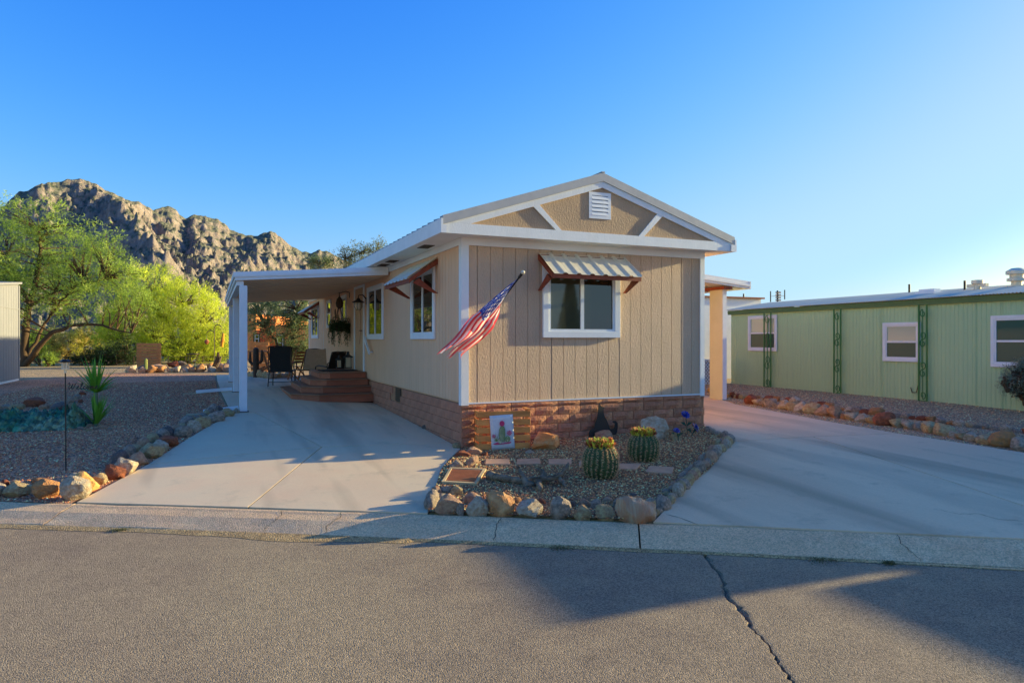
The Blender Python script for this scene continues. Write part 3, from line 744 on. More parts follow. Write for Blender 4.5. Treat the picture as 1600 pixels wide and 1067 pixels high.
# gable panel, braces, vent
zb = ZF+.15
k = MB(); k.prism([(-OX+.1, -OY-.002, zb), (HW+OX-.1, -OY-.002, zb), (HW+OX-.1, -OY-.002, roofz(HW+OX-.1, -.1)), (XR, -OY-.002, ZR-.1), (-OX+.1, -OY-.002, roofz(-OX+.1, -.1))], (0, .02, 0)); k.build('gable_panel', M['gable'], home)
k = MB(); k.prism([(-OX+.1, YB-.1, zb), (HW+OX-.1, YB-.1, zb), (XR, YB-.1, ZR-.05)], (0, .02, 0)); k.build('rear_gable_panel', M['gable'], home)
def yz(px, py):   # point on the gable plane
    u = (px-800)/FPX; d = -OY-.002-CAM.y; F = d/(FV.y+RV.y*u); return P(px, py, F)
for a, b in (((837, 317), (872, 360)), ((1030, 336), (1001, 370))):
    pa = yz(*a); pb = yz(*b); pa.y = pb.y = -OY-.014; k = MB(); k.beam(pa, pb, .022, .085, (0, 1, 0)) if False else None
    k = MB(); dx = .05
    k.hexa([(pb.x-dx, -OY-.026, zb-.001), (pb.x+dx, -OY-.026, zb-.001), (pa.x+dx, -OY-.026, roofz(pa.x+dx, -.21)), (pa.x-dx, -OY-.026, roofz(pa.x-dx, -.21))],
           [(pb.x-dx, -OY-.004, zb-.001), (pb.x+dx, -OY-.004, zb-.001), (pa.x+dx, -OY-.004, roofz(pa.x+dx, -.21)), (pa.x-dx, -OY-.004, roofz(pa.x-dx, -.21))])
    k.build('gable_brace', M['trim'], home)
a = yz(920, 341); b = yz(954, 303)
gv = MB(); x0, x1, z0, z1 = a.x, b.x, a.z, b.z; w = .05
gv.box(x0, x1, -OY-.014, -OY-.004, z0, z0+w); gv.box(x0, x1, -OY-.014, -OY-.004, z1-w, z1); gv.box(x0, x0+w, -OY-.014, -OY-.004, z0+w, z1-w); gv.box(x1-w, x1, -OY-.014, -OY-.004, z0+w, z1-w)
gvo = gv.build('gable_vent', M['white'], home)
k = MB(); k.box(x0+w, x1-w, -OY-.008, -OY-.005, z0+w, z1-w); k.build('vent_backing', M['black'], gvo)
hh = (z1-z0-2*w)/5
for j in range(5):
    zz = z0+w+hh*j; k = MB(); k.hexa([(x0+w, -OY-.018, zz), (x1-w, -OY-.018, zz), (x1-w, -OY-.009, zz+hh*.75), (x0+w, -OY-.009, zz+hh*.75)], [(x0+w, -OY-.018, zz+.008), (x1-w, -OY-.018, zz+.008), (x1-w, -OY-.009, zz+hh*.75+.008), (x0+w, -OY-.009, zz+hh*.75+.008)])
    k.build('louvre', M['white'], gvo)
# ------------------------------------------------------------------ windows (frame matrix: x along the wall, y out of the wall, z up)
def FR(o, ax, out):
    ax = Vector(ax); out = Vector(out); up = Vector((0, 0, 1)); m = Matrix((ax, out, up)).transposed().to_4x4(); m.translation = Vector(o); return m
def window(parent, fr, w, h, style='slide', cas=.085, proud=.038, glass=('glass', 'glass'), trimmat='white', hung=False):
    k = MB(); k.box(0, w, .002, proud, 0, cas, fr=fr); k.box(0, w, .002, proud, h-cas*.9, h, fr=fr); k.box(0, cas, .002, proud, cas, h-cas*.9, fr=fr); k.box(w-cas, w, .002, proud, cas, h-cas*.9, fr=fr)
    win = k.build('window', M[trimmat], parent); bevel(win, .004)
    a, b, c, d = cas, w-cas, cas, h-cas*.9; t = .035
    k = MB(); k.box(a, b, .004, proud-.012, c, c+t, fr=fr); k.box(a, b, .004, proud-.012, d-t, d, fr=fr); k.box(a, a+t, .004, proud-.012, c+t, d-t, fr=fr); k.box(b-t, b, .004, proud-.012, c+t, d-t, fr=fr)
    k.build('window_frame', M['vinyl'], win)
    a += t; b -= t; c += t; d -= t
    if style == 'slide':
        m_ = (a+b)/2; k = MB(); k.box(m_-.03, m_+.03, .005, proud-.014, c, d, fr=fr); k.build('mullion', M['vinyl'], win)
        pan = [(a, m_-.03, c, d), (m_+.03, b, c, d)]
    elif style == 'hung':
        m_ = (c+d)/2; k = MB(); k.box(a, b, .005, proud-.014, m_-.022, m_+.022, fr=fr); k.build('mullion', M['vinyl'], win)
        pan = [(a, b, m_+.022, d), (a, b, c, m_-.022)]
    else: pan = [(a, b, c, d)]
    for i, (p0, p1, q0, q1) in enumerate(pan):
        k = MB(); k.box(p0, p1, .006, .010, q0, q1, fr=fr); k.build('pane', M[glass[i % len(glass)]], win)
    return win
fr_front = lambda x, z: FR((x, -.005, z), (1, 0, 0), (0, -1, 0))
fr_left = lambda y, z: FR((0, y, z), (0, 1, 0), (-1, 0, 0))
window(home, fr_front(1.29, 1.64), 1.385, 1.13, cas=.10, proud=.045, glass=('glass_soft', 'glass'))
window(home, fr_left(1.31, 1.62), 1.44, 1.2)
window(home, fr_left(4.98, 1.62), 1.6, 1.2)
window(home, fr_left(9.35, 2.10), .68, .74, style='fix', cas=.07)
window(home, fr_left(11.9, 1.98), .82, .86, style='hung', cas=.07)
window(home, fr_left(14.6, 1.66), 1.7, 1.12)
# right side wall window not in view; door
k = MB(); k.box(-.03, -.002, 6.93, 7.05, .84, 2.96); k.box(-.03, -.002, 8.05, 8.2, .84, 2.96); k.box(-.03, -.002, 7.05, 8.05, 2.88, 2.96)
d_ = k.build('door_frame', M['white'], home)
k = MB(); k.box(-.022, -.003, 7.06, 8.04, .85, 2.87); dp = k.build('door', M['door'], home)
k = MB(); k.lathe([(.17, 0), (.20, .004), (.205, .01), (.19, .014)], (0, 0, 0), 28)
for i, v in enumerate(k.v): k.v[i] = Vector((-.022-v.z, 7.55+v.x, 1.98+v.y*2.4))
k.build('oval_moulding', M['door'], dp, smooth=True)
k = MB(); k.tube([(-.022, 7.16, 1.83), (-.07, 7.16, 1.83), (-.07, 7.26, 1.83)], .012, 8); k.build('door_handle', M['bronze'], dp)
# ------------------------------------------------------------------ window awnings
def awning(fr, w, label):
    a = thing('window_awning', label, 'awning', fr.translation)
    D = .48; dz = .33
    # ribbed sheet
    k = MB(); prof = []; x = 0; n = 7; pitch = w/n
    for i in range(n+1):
        xc = i*pitch
        for dx, h in ((-.045, 0), (-.022, .022), (.022, .022), (.045, 0)):
            xx = xc+dx
            if -.01 <= xx <= w+.01: prof.append((xx, h))
    prof = sorted(prof)
    tp = []; bt = []
    for (xx, h) in prof:
        tp.append((fr @ Vector((xx, .0, h+.012)), fr @ Vector((xx, D+.03, -dz-.02+h+.012))))
    vs = []; fs = []
    for q in tp: vs += [q[0], q[1], q[0]-Vector((0, 0, .003)), q[1]-Vector((0, 0, .003))]
    for i in range(len(tp)-1):
        b = 4*i; c = b+4; fs += [(b, b+1, c+1, c), (b+2, c+2, c+3, b+3), (b+1, b+3, c+3, c+1), (b, c, c+2, b+2)]
    k.add(vs, fs); k.build('metal_sheet', M['galv'], a)
    for x in (.02, w-.02-.035):
        k = MB(); q = [(x, 0, -.085), (x, D, -dz-.075), (x, D, -dz-.003), (x, 0, -.003)]
        k.hexa([fr @ Vector(v) for v in q], [fr @ (Vector(v)+Vector((.035, 0, 0))) for v in q]); k.build('rafter', M['redwood'], a)
        k = MB(); q = [(x, .002, -.56), (x, .06, -.56), (x, D-.06, -dz-.07), (x, D-.16, -dz-.0)]
        xo = .004 if x > .5 else -.004
        k.hexa([fr @ (Vector(v)+Vector((xo-.001, 0, 0))) for v in q], [fr @ (Vector(v)+Vector((.034+xo, 0, 0))) for v in q]); k.build('brace', M['redwood'], a)
    k = MB(); k.box(.056, w-.056, D-.035, D, -dz-.07, -dz-.004, fr=fr); k.build('front_board', M['redwood'], a)
    k = MB(); k.box(.056, w-.056, .002, .04, -.07, -.006, fr=fr); k.build('wall_board', M['redwood'], a)
    return a
awning(FR((1.20, -.006, 2.92), (1, 0, 0), (0, -1, 0)), 1.60, 'ribbed metal window awning on red brown wood frame, over the street side window')
awning(FR((-.001, 1.16, 2.92), (0, 1, 0), (-1, 0, 0)), 1.68, 'ribbed metal awning over the patio side window nearest the street corner')
awning(FR((-.001, 14.5, 2.90), (0, 1, 0), (-1, 0, 0)), 1.85, 'small looking ribbed metal awning over the farthest window of the patio side wall')
# ------------------------------------------------------------------ patio cover
pc = thing('patio_cover', 'white patio roof on posts over the concrete beside the tan home', 'patio roof', (-2.75, 4.5, zg(-2.75, 4.5)))
PX0 = -2.95; PY0 = 4.42; PY1 = 13.45
def pz(x): return 3.0+(x-(-.03))*.074
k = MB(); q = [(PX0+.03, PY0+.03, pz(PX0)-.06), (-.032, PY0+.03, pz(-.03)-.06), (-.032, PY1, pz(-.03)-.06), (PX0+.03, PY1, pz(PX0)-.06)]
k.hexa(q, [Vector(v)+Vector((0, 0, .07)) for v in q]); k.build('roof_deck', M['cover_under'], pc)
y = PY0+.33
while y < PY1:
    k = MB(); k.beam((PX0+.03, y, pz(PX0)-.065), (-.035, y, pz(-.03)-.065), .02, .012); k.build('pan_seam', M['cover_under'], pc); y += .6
k = MB(); ye = PY0
for z0_, z1_, o_ in ((-.06, .0, 0), (.0, .05, -.02), (.05, .10, .0)):
    q = [(PX0, ye+o_, pz(PX0)+z0_), (-.04, ye+o_, pz(-.03)+z0_), (-.04, ye+o_, pz(-.03)+z1_), (PX0, ye+o_, pz(PX0)+z1_)]
    k.hexa(q, [Vector((v[0], ye+.03, v[2])) for v in q])
k.build('front_fascia', M['white'], pc)
k = MB(); zl = pz(PX0); k.box(PX0-.004, PX0+.029, PY0-.003, PY1+.03, zl-.061, zl+.0); k.box(PX0-.03, PX0+.028, PY0-.005, PY1+.03, zl+.001, zl+.10); k.build('gutter', M['white'], pc)
k = MB(); k.box(PX0+.03, PX0+.15, PY0+.05, PY1, zl-.15, zl-.062); k.build('side_beam', M['white'], pc)
for y in (4.52, 8.72, 12.92):
    b = zg(-2.80, y)+.02
    k = MB(); k.box(-2.875, -2.735, y-.07, y+.07, b, zl-.151); o = k.build('post', M['white'], pc); bevel(o, .008)
    k = MB(); k.box(-2.90, -2.71, y-.09, y+.09, b-.002, b+.012); k.build('post_foot', M['bronze'], o)
for y, d in ((4.6, .55), (8.8, .75)):
    b = zg(-2.9, y)+.09
    t = thing('downspout_extension', 'white downspout end lying on the gravel beside the %s white patio post' % ('nearest' if y < 5 else 'middle'), 'downspout', (-2.9, y, b))
    k = MB(); k.beam((-2.89, y, b), (-2.95-d, y+.02, b-.05), .10, .07); k.build('pipe', M['white'], t)
    k = MB(); k.box(-2.99-d-.25, -2.95-d+.28, y-.12, y+.14, b-.11, b-.085); k.build('splash_block', M['lidframe'], t)
# ------------------------------------------------------------------ carport on the right
cp = thing('carport', 'white metal carport roof at the right side of the tan home, on off white panel column', 'carport', (7.5, 3.2, zg(7.5, 3.2)))
def cz(x): return 3.20-(x-4.35)*.088
CY0, CY1 = 2.95, 13.5
for z0_, z1_, o_ in ((-.07, -.02, 0), (-.02, .03, -.025), (.03, .10, -.01)):
    k = MB(); q = [(HW+.04, CY0+o_, cz(HW)+z0_), (8.15, CY0+o_, cz(8.15)+z0_), (8.15, CY0+o_, cz(8.15)+z1_), (HW+.04, CY0+o_, cz(HW)+z1_)]
    k.hexa(q, [Vector((v[0], CY0+.03, v[2])) for v in q]); k.build('fascia_band', M['white'], cp)
k = MB(); q = [(HW+.03, CY0+.031, cz(HW)-.01), (8.13, CY0+.031, cz(8.13)-.01), (8.13, CY1, cz(8.13)-.01), (HW+.03, CY1, cz(HW)-.01)]
k.hexa(q, [Vector(v)+Vector((0, 0, .03)) for v in q]); k.build('roof_deck', M['soffit'], cp)
y = CY0+.25
while y < CY1:
    k = MB(); k.beam((HW+.04, y, cz(HW)-.04), (8.1, y, cz(8.1)-.04), .05, .055); k.build('roof_rib', M['soffit'], cp); y += .3
k = MB(); k.box(8.13, 8.16, CY0-.02, CY1, cz(8.15)-.075, cz(8.15)+.10); k.build('gutter', M['white'], cp)
k = MB(); k.box(7.42, 7.66, CY0+.04, CY1, cz(7.6)-.14, cz(7.6)-.075); k.build('beam', M['redwood'], cp)
cb = zg(7.5, 3.2)+.02
k = MB(); k.box(7.48, 7.60, 3.12, 3.56, cb, cz(7.6)-.141); o = k.build('column', M['column'], cp)
k = MB(); k.box(7.485, 7.60, 3.112, 3.1195, cb, cz(7.6)-.141); k.build('column_lit_face', M['white'], o)  # front side coloured white to stand for the sun grazing it
# white shed and lattice behind the carport
sh = thing('shed', 'white building wall seen between the tan home and the off white carport column', 'shed', (12.5, 11, .2))
k = MB(); k.box(10.2, 15.4, 10.2, 13.4, .1, 3.12); k.build('wall', M['white'], sh)
k = MB(); k.hexa([(10.1, 10.1, 3.12), (15.5, 10.1, 3.12), (15.5, 13.5, 3.22), (10.1, 13.5, 3.22)], [(10.1, 10.1, 3.18), (15.5, 10.1, 3.18), (15.5, 13.5, 3.30), (10.1, 13.5, 3.30)]); k.build('roof', M['redwood'], sh)
lt = thing('lattice_panel', 'white diamond lattice panel standing in front of the white shed', 'lattice', (10.3, 7.9, .2))
k = MB(); x0, x1, z0, z1 = 8.9, 11.75, .22, .94
def lat(sg):
    k = MB(); s_ = .115; n = int((x1-x0+z1-z0)/s_)+1
    for i in range(n):
        c0 = x0+i*s_
        if sg > 0: a, b = (c0-(z1-z0), z0), (c0, z1)
        else: a, b = (c0, z0), (c0-(z1-z0), z1)
        # clip to x0..x1
        (ax, az), (bx, bz) = a, b
        if max(ax, bx) < x0 or min(ax, bx) > x1: continue
        def cl(p, q, X):
            t = (X-p[0])/(q[0]-p[0]); return (X, p[1]+(q[1]-p[1])*t)
        A, B = a, b
        if A[0] < x0: A = cl(a, b, x0)
        if A[0] > x1: A = cl(a, b, x1)
        if B[0] < x0: B = cl(a, b, x0)
        if B[0] > x1: B = cl(a, b, x1)
        k.beam((A[0], 7.9+.006*sg, A[1]), (B[0], 7.9+.006*sg, B[1]), .011, .036, (0, 1, 0)) if False else k.beam((A[0], 7.9+.006*sg, A[1]), (B[0], 7.9+.006*sg, B[1]), .036, .010, (0, 1, 0))
    return k
k = MB(); k.box(x0, x1, 7.95, 7.96, z0, z1); k.build('added_dark_sheet', M['bronze'], lt)  # dark sheet added so the gaps between the slats look dark
for sg in (-1, 1): lat(sg).build('lattice_slats', M['white'], lt)['kind'] = 'stuff'
k = MB(); k.box(x0, x1, 7.875, 7.925, z1, z1+.05); k.box(x0, x1, 7.875, 7.925, z0-.05, z0); k.build('rail', M['white'], lt)
# ------------------------------------------------------------------ steps
stp = thing('steps', 'red brown four tier wooden steps with cut corners at the patio door', 'steps', (0, 7.6, zg(-.5, 7.6)))
tiers = [(-1.76, .55, 5.87, 9.40), (-1.53, .44, 6.15, 9.12), (-1.31, .34, 6.42, 8.85), (-1.08, .23, 6.70, 8.57)]
zb0 = zg(-1, 7)+.02; rise = (.86-zb0)/4
for i, (xl, c, ya, yb) in enumerate(tiers):
    za = zb0+rise*i; zt = za+rise
    def poly(e): return [(-.025, ya-e), (xl+c, ya-e), (xl-e, ya+c), (xl-e, yb-c), (xl+c, yb+e), (-.025, yb+e)]
    k = MB(); k.prism([(x, y, za if i else za-.05) for x, y in poly(-.02)], (0, 0, zt-.03-(za if i else za-.05))); r = k.build('riser', M['deck'], stp)
    # fascia edge strip and tread boards
    k = MB(); k.prism([(x, y, zt-.03) for x, y in poly(.012)], (0, 0, .027)); t = k.build('tread', M['deck_top'], stp); bevel(t, .005)
    if i < 3:
        nx = tiers[i+1]; k = MB(); z = zt-.003
        k.box(xl+c, -.03, ya+.125, ya+.135, z, z+.004); k.build('board_gap', M['black'], t)
k = MB(); k.box(-.95, -.12, 7.15, 8.0, .862, .874); dm = k.build('door_mat', M['sling'], None); tag(dm, 'black door mat on the top step before the patio door', 'mat')
# grab rail
gr = thing('grab_rail', 'slanted white grab rail on the wall right of the patio door', 'handrail', (0, 6.6, 1.3))
k = MB(); k.beam((-.09, 6.62, 1.70), (-.09, 6.02, 1.30), .035, .06); k.build('rail', M['white'], gr)
k = MB(); k.beam((-.003, 6.6, 1.66), (-.08, 6.6, 1.66), .03, .03); k.build('bracket', M['white'], gr)
k = MB(); k.beam((-.003, 6.1, 1.33), (-.08, 6.1, 1.33), .03, .03); k.build('bracket', M['white'], gr)
# ------------------------------------------------------------------ green neighbour home
NO = Vector((11.55, -1.0, 0)); NA = (Vector((11.95, 7.7, 0))-NO).normalized(); NOUT = Vector((-NA.y, NA.x, 0))
NW = -NOUT
def na(px):
    u = (px-800)/FPX; d = FV+RV*u                      # ray CAM + F*d meets line NO + a*NA
    det = d.x*(-NA.y)-d.y*(-NA.x); b = NO-CAM
    F = (b.x*(-NA.y)-b.y*(-NA.x))/det; p = CAM+d*F
    return (Vector((p.x, p.y, 0))-NO).dot(NA), F
def nz(px, py): return CAM.z+(HY-py)/FPX*na(px)[1]
gh = thing('mobile_home', 'long low sage green home with ribbed siding and pale metal roof', 'house', (NO.x, NO.y, 0))
M['glass_green'] = mat('green tinted window', (.035, .10, .11), .06, spec=.3, ior=1.3)
A0, A1 = -5.35, 8.9; GZ = .06; GE = 2.52; GWD = 3.9; GR = 2.86
def NP(a, w, z): return NO+NA*a+NW*w+Vector((0, 0, z))     # w: depth into the house (negative is outward)
frN = Matrix((NA, NW, Vector((0, 0, 1)))).transposed().to_4x4(); frN.translation = NO
k = MB(); k.box(A0+.02, A1-.02, .0125, GWD, GZ, GE, fr=frN); k.build('wall', M['green_wall'], gh)
k = MB(); a = A0; i = 0
while a < A1-.05:
    w_ = .062; k.hexa([NP(a+.004, .004, GZ+.05), NP(a+w_, .004, GZ+.05), NP(a+w_+.010, .012, GZ+.05), NP(a-.006, .012, GZ+.05)],
                      [NP(a+.004, .004, GE-.02), NP(a+w_, .004, GE-.02), NP(a+w_+.010, .012, GE-.02), NP(a-.006, .012, GE-.02)]); a += .1; i += 1
o = k.build('ribbed_siding', M['green_wall'], gh); o['kind'] = 'stuff'
for px in (1524, 1377, 1566):
    aa = na(px)[0]; k = MB(); k.box(aa-.012, aa+.012, -.008, -.001, GZ+.05, GE-.03, fr=frN); k.build('seam_strip', M['green_wall'], gh)
k = MB(); k.box(A0, A1, -.012, .018, GZ-.02, GZ+.05, fr=frN); k.build('skirt_strip', M['green_wall'], gh)
k = MB(); k.box(A0-.1, A1+.1, -.06, -.002, GE-.11, GE+.02, fr=frN); k.build('eave_trim', M['green_trim'], gh)
k = MB(); k.box(A0-.1, A1+.1, -.075, -.061, GE-.045, GE-.015, fr=frN); k.build('eave_trim', M['green_trim'], gh)
# arched roof of corrugated metal
k = MB(); n = 12; na_ = int((A1-A0+.3)/.038); vs = []; fs = []
for i in range(na_+1):
    a = A0-.15+i*.038; c = .010*math.cos(i*math.pi) 
    for j in range(n+1):
        w = -.13+(GWD+.26)*j/n; t = (w+.13)/(GWD+.26)
        z = GE+.03+(GR-GE-.03)*(1-abs(2*t-1)**1.25)+c
        vs.append(NP(a, w, z))
for i in range(na_):
    for j in range(n): b = i*(n+1)+j; fs.append((b, b+1, b+n+2, b+n+1))
k.add(vs, fs); o = k.build('metal_roof', M['roof_blue'], gh)
m_ = o.modifiers.new('thick', 'SOLIDIFY'); m_.thickness = .01
for aa in (A0+.02, A1-.03):
    k = MB(); pts = [NP(aa, .02, GE), NP(aa, GWD, GE)]
    pl = [NP(aa, GWD*t, GE-.02+(GR-GE-.06)*(1-abs(2*t-1)**1.25)) for t in [1-i/10 for i in range(11)]]
    k.prism([NP(aa, .02, GE-.05)]+[NP(aa, GWD, GE-.05)]+pl, NA*.02); k.build('end_panel', M['green_wall'], gh)
def nwin(pl, pr, yt, yb, label=None, g=('glass_soft', 'glass')):
    al, ar = na(pl)[0], na(pr)[0]; zt = nz(pl, yt); zb_ = nz(pl, yb)
    # along the wall to the right in the picture is -NA
    fr = FR(NP(al, -.002, zb_), (-NA).to_tuple(), NOUT.to_tuple()); return window(gh, fr, abs(al-ar), zt-zb_, 'hung', cas=.075, proud=.04, glass=g)
nwin(1170, 1215, 494, 548, g=('glass_cream', 'glass_green')); nwin(1380.5, 1439, 504.5, 564, g=('glass_cream', 'glass_green')); nwin(1549.5, 1650, 493.5, 573, g=('glass_green', 'glass_green'))
k = MB(); al = na(1436.5)[0]; k.tube([NP(al, -.03, 2.4), NP(al, -.03, nz(1437, 600)), NP(al+.05, -.03, nz(1437, 613)), NP(al+.16, -.03, nz(1437, 614)), NP(al+.2, -.03, nz(1437, 606))], .011, 6)
k.build('cable', M['bronze'], gh, smooth=True)
# vents on the roof
def rz_(t): return GE+.03+(GR-GE-.03)*(1-abs(2*t-1)**1.25)
def vent(px, w, kind):
    a, F = na(px); a += w*.55
    z = rz_((w+.13)/(GWD+.26))-.02; c = NP(a, w, z)
    if kind == 'cap':
        k = MB(); k.lathe([(.20, -.02), (.20, .03), (.10, .035), (.10, .14), (.18, .14), (.18, .20), (.13, .21), (.13, .28), (.20, .29), (.20, .36), (.10, .42), (.01, .43)], c, 18); k.build('chimney', M['galv'], gh, smooth=True)
    elif kind == 't':
        k = MB(); k.lathe([(.07, -.02), (.07, .16), (.12, .16), (.12, .24), (.02, .25)], c, 14); k.beam(c+Vector((0, 0, .12))-NA*.22, c+Vector((0, 0, .12))+NA*.22, .1, .07); k.build('roof_vent', M['galv'], gh, smooth=True)
    elif kind == 'box':
        k = MB(); k.beam(c-NA*.26, c+NA*.26, .35, .12); k.beam(c-NA*.2+Vector((0, 0, .09)), c+NA*.2+Vector((0, 0, .09)), .22, .07); k.build('roof_hatch', M['white'], gh)
    else:
        k = MB(); k.tube([c, c+Vector((0, 0, .25))], .025, 8); k.build('vent_pipe', M['black'], gh)
vent(1580, 1.2, 'cap'); vent(1517, 1.0, 't'); vent(1440, .9, 'box'); vent(1495, 1.1, 'pipe'); vent(1397, 1.6, 'pipe')
# iron trellis posts
for i, (pa, pb, lb) in enumerate(((1198, 1208.5, 'farthest of three green scrolled iron posts on the green home'), (1307.5, 1318, 'middle one of three green scrolled iron posts on the green home'), (1440.5, 1453, 'nearest of three green scrolled iron posts, beside the cable and middle window'))):
    a0 = na(pa)[0]; a1 = na(pb)[0]; zt = GE-.11; zb_ = zg(*NP(a0, -.1, 0)[:2])
    t = thing('iron_post', lb, 'trellis post', NP((a0+a1)/2, -.1, zb_), group='scrolled iron posts along the green home')
    for a in (a0, a1):
        k = MB(); k.beam(NP(a, -.1, zb_), NP(a, -.1, zt), .028, .028, NA); k.build('upright', M['iron_green'], t)
    k = MB(); k.beam(NP(a0, -.1, zb_+.01), NP(a1, -.1, zb_+.01), .03, .03); k.build('foot_bar', M['iron_green'], t)
    am = (a0+a1)/2; hw = abs(a1-a0)/2; H = zt-zb_
    for q in range(3):
        zc = zt-.32-q*H*.31; pts = []
        R_ = hw*.95
        for s_ in range(26):
            th = -math.pi*1.6+s_/25*math.pi*2.1; rr = R_*(1-.65*(1-s_/25)); pts.append(NP(am+rr*math.cos(th)*.8, -.1, zc+.12+rr*math.sin(th)))
        pts2 = []
        for p in reversed(pts):
            d = p-NP(am, -.1, zc); pts2.append(NP(am, -.1, zc-.26)+Vector((-d.x, -d.y, -d.z)))
        k = MB(); k.tube(pts, .012, 5); k.tube(pts2, .012, 5); k.tube([pts[-1], pts2[0]], .012, 5); k.build('scroll', M['iron_green'], t, smooth=True)
# unseen low block added off-frame, sized to throw the second road shadow
po = thing('shadow_block', 'unseen low flat roofed block added at the street end of the green home to shade the road', 'shed', NP(-7.0, 1.5, 0))
k = MB(); k.box(-8.6, A0-.155, -.1, 4.0, 1.98, 2.10, fr=frN); k.build('roof_deck', M['white'], po)
k = MB(); k.box(-8.4, A0-.0, .3, 3.9, -.3, 1.979, fr=frN); k.build('wall', M['green_wall'], po)
for a, w in ((-8.5, .3), (-8.5, 3.1)):
    k = MB(); k.box(a-.05, a+.05, w-.05, w+.05, -.1, 1.979, fr=frN); k.build('post', M['white'], po)
# antennas beyond
def pole(px, yt, yb, F, name, label, cat, r=.03, extra=None):
    a = P(px, yb, F); b = P(px, yt, F); t = thing(name, label, cat, (a.x, a.y, .2)); k = MB(); k.tube([Vector((a.x, a.y, .2)), b], r, 6); k.build('mast', M['black'], t)
    if extra: extra(t, a, b, F)
    return t
def ant(t, a, b, F):
    for dx, y0, y1 in ((-11, 455, 472), (11, 453, 468)):
        k = MB(); k.tube([P(1215+dx, y1, F), P(1215+dx, y0, F)], .03, 5); k.build('element', M['black'], t)
    k = MB(); k.tube([P(1203, 463, F), P(1227, 462, F)], .012, 4)
    for q in range(4): k.tube([P(1212, 457+q*4, F), P(1220, 457+q*4, F)], .05, 5)
    k.build('boom', M['galv'], t)
pole(1215, 454, 480, 36, 'antenna', 'television antenna standing up beyond the far end of the green home', 'antenna', .05, ant)
pole(1162, 459, 480, 30, 'roof_pipe', 'thin dark pole rising beyond the green home next to the carport edge', 'pole', .035)
# ------------------------------------------------------------------ rocks
from mathutils import noise as mn
def rock_mesh(seed, sub=2, ang=.5, squash=.75):
    bm = bmesh.new(); bmesh.ops.create_icosphere(bm, subdivisions=sub, radius=1)
    r = random.Random(seed); o = Vector((r.uniform(0, 99), r.uniform(0, 99), r.uniform(0, 99)))
    planes = [(Vector((r.gauss(0, 1), r.gauss(0, 1), r.gauss(0, .8))).normalized(), r.uniform(.52, .86)) for _ in range(int(4+16*ang))]
    for v in bm.verts:
        c = v.co.copy(); s_ = 1+.22*mn.noise(c*1.1+o)+.09*mn.noise(c*2.6+o)
        c *= s_
        for n_, d_ in planes:
            e = c.dot(n_)-d_
            if e > 0: c -= n_*e*(.35+.65*min(1, ang*1.4))
        c += v.normal*(.05*mn.noise(c*4+o)+.03*mn.noise(c*9+o))
        c.z *= squash; v.co = c
    zs = min(v.co.z for v in bm.verts)
    for v in bm.verts: v.co.z = max(v.co.z, zs+.12)-(zs+.12)
    mx = max(abs(v.co.x) for v in bm.verts); my = max(abs(v.co.y) for v in bm.verts); mz = max(v.co.z for v in bm.verts)
    for v in bm.verts: v.co = Vector((v.co.x/mx*.5, v.co.y/my*.5, v.co.z/mz))
    me = bpy.data.meshes.new('rock'); bm.to_mesh(me); bm.free(); me.polygons.foreach_set('use_smooth', [True]*len(me.polygons))
    if ang > .3:
        try: me.set_sharp_from_angle(angle=rad(28))
        except Exception: pass
    me.update(); return me
RM = {}
def rockm(kind, col):
    v = rng.randrange(7); key = (kind, v, col)
    if key not in RM:
        me = rock_mesh(hash_(kind, v), {'big': 4, 'cob': 2, 'chunk': 3}[kind], {'big': .8, 'cob': .12, 'chunk': .7}[kind], {'big': .8, 'cob': .7, 'chunk': .75}[kind])
        me.materials.append(RK[col] if isinstance(col, str) else col); RM[key] = me
    return RM[key]
def hash_(k, v): return {'big': 100, 'cob': 200, 'chunk': 300}[k]+v
def rock(kind, col, pos, w, d, h, rz, label, group=None, name='rock', sink=.12, zoff=.0, m=None):
    o = link(name, rockm(kind, m or col)); z = zg(pos[0], pos[1])+zoff
    o.location = (pos[0], pos[1], z-h*sink); o.scale = (w, d, h*(1+sink)); o.rotation_euler = (rng.uniform(-.08, .08), rng.uniform(-.08, .08), rz)
    return tag(o, label, 'rock', group)
# front row of the cactus bed: (px centre, base y, width px, height px, colour, words)
M['rk_banded'] = mat('banded boulder', (.42, .36, .33), .8, (.33, .22, .18), 3.5, .9, 16, col3=(.40, .22, .16), ns3=3, stretch=(3.2, .5, .4), bdist=.03)
M['rk_orange'] = mat('orange and cream boulder', (.52, .235, .085), .75, (.42, .17, .06), 4, .8, 14, col3=(.62, .46, .32), ns3=1.7, bdist=.03)
M['rk_brown'] = mat('brown split boulder', (.40, .22, .12), .85, (.25, .14, .085), 4, .9, 14, col3=(.5, .36, .24), ns3=2.5, bdist=.03)
front = [(700, 806, 44, 32, 'pink', 'chunk', 'pinkish brown boulder at the left corner of the cactus bed front row'),
 (719, 807, 14, 20, 'grey', 'chunk', 'narrow grey stone wedged beside the left corner boulder of the cactus bed'),
 (743, 808, 40, 32, 'white', 'chunk', 'pale wedge shaped rock between the left corner boulder and the brown one'),
 (782, 809, 46, 42, 'B', 'big', 'tall brown orange boulder, tallest of the cactus bed front row'),
 (829, 811, 44, 28, 'white', 'big', 'pitted white boulder right of the tall brown boulder at the curb'),
 (872, 813, 38, 37, 'grey', 'big', 'angular grey boulder between the white boulder and the tan ones at the curb'),
 (909, 814, 31, 24, 'tan', 'chunk', 'small square tan rock right of the angular grey boulder'),
 (946, 815, 38, 26, 'tan', 'chunk', 'rounded tan rock left of the big banded boulder'),
 (996, 819, 64, 42, 'Z', 'big', 'largest boulder at the curb, grey with reddish vertical bands')]
def col_(c): return {'B': M['rk_brown'], 'Z': M['rk_banded'], 'O': M['rk_orange']}.get(c)
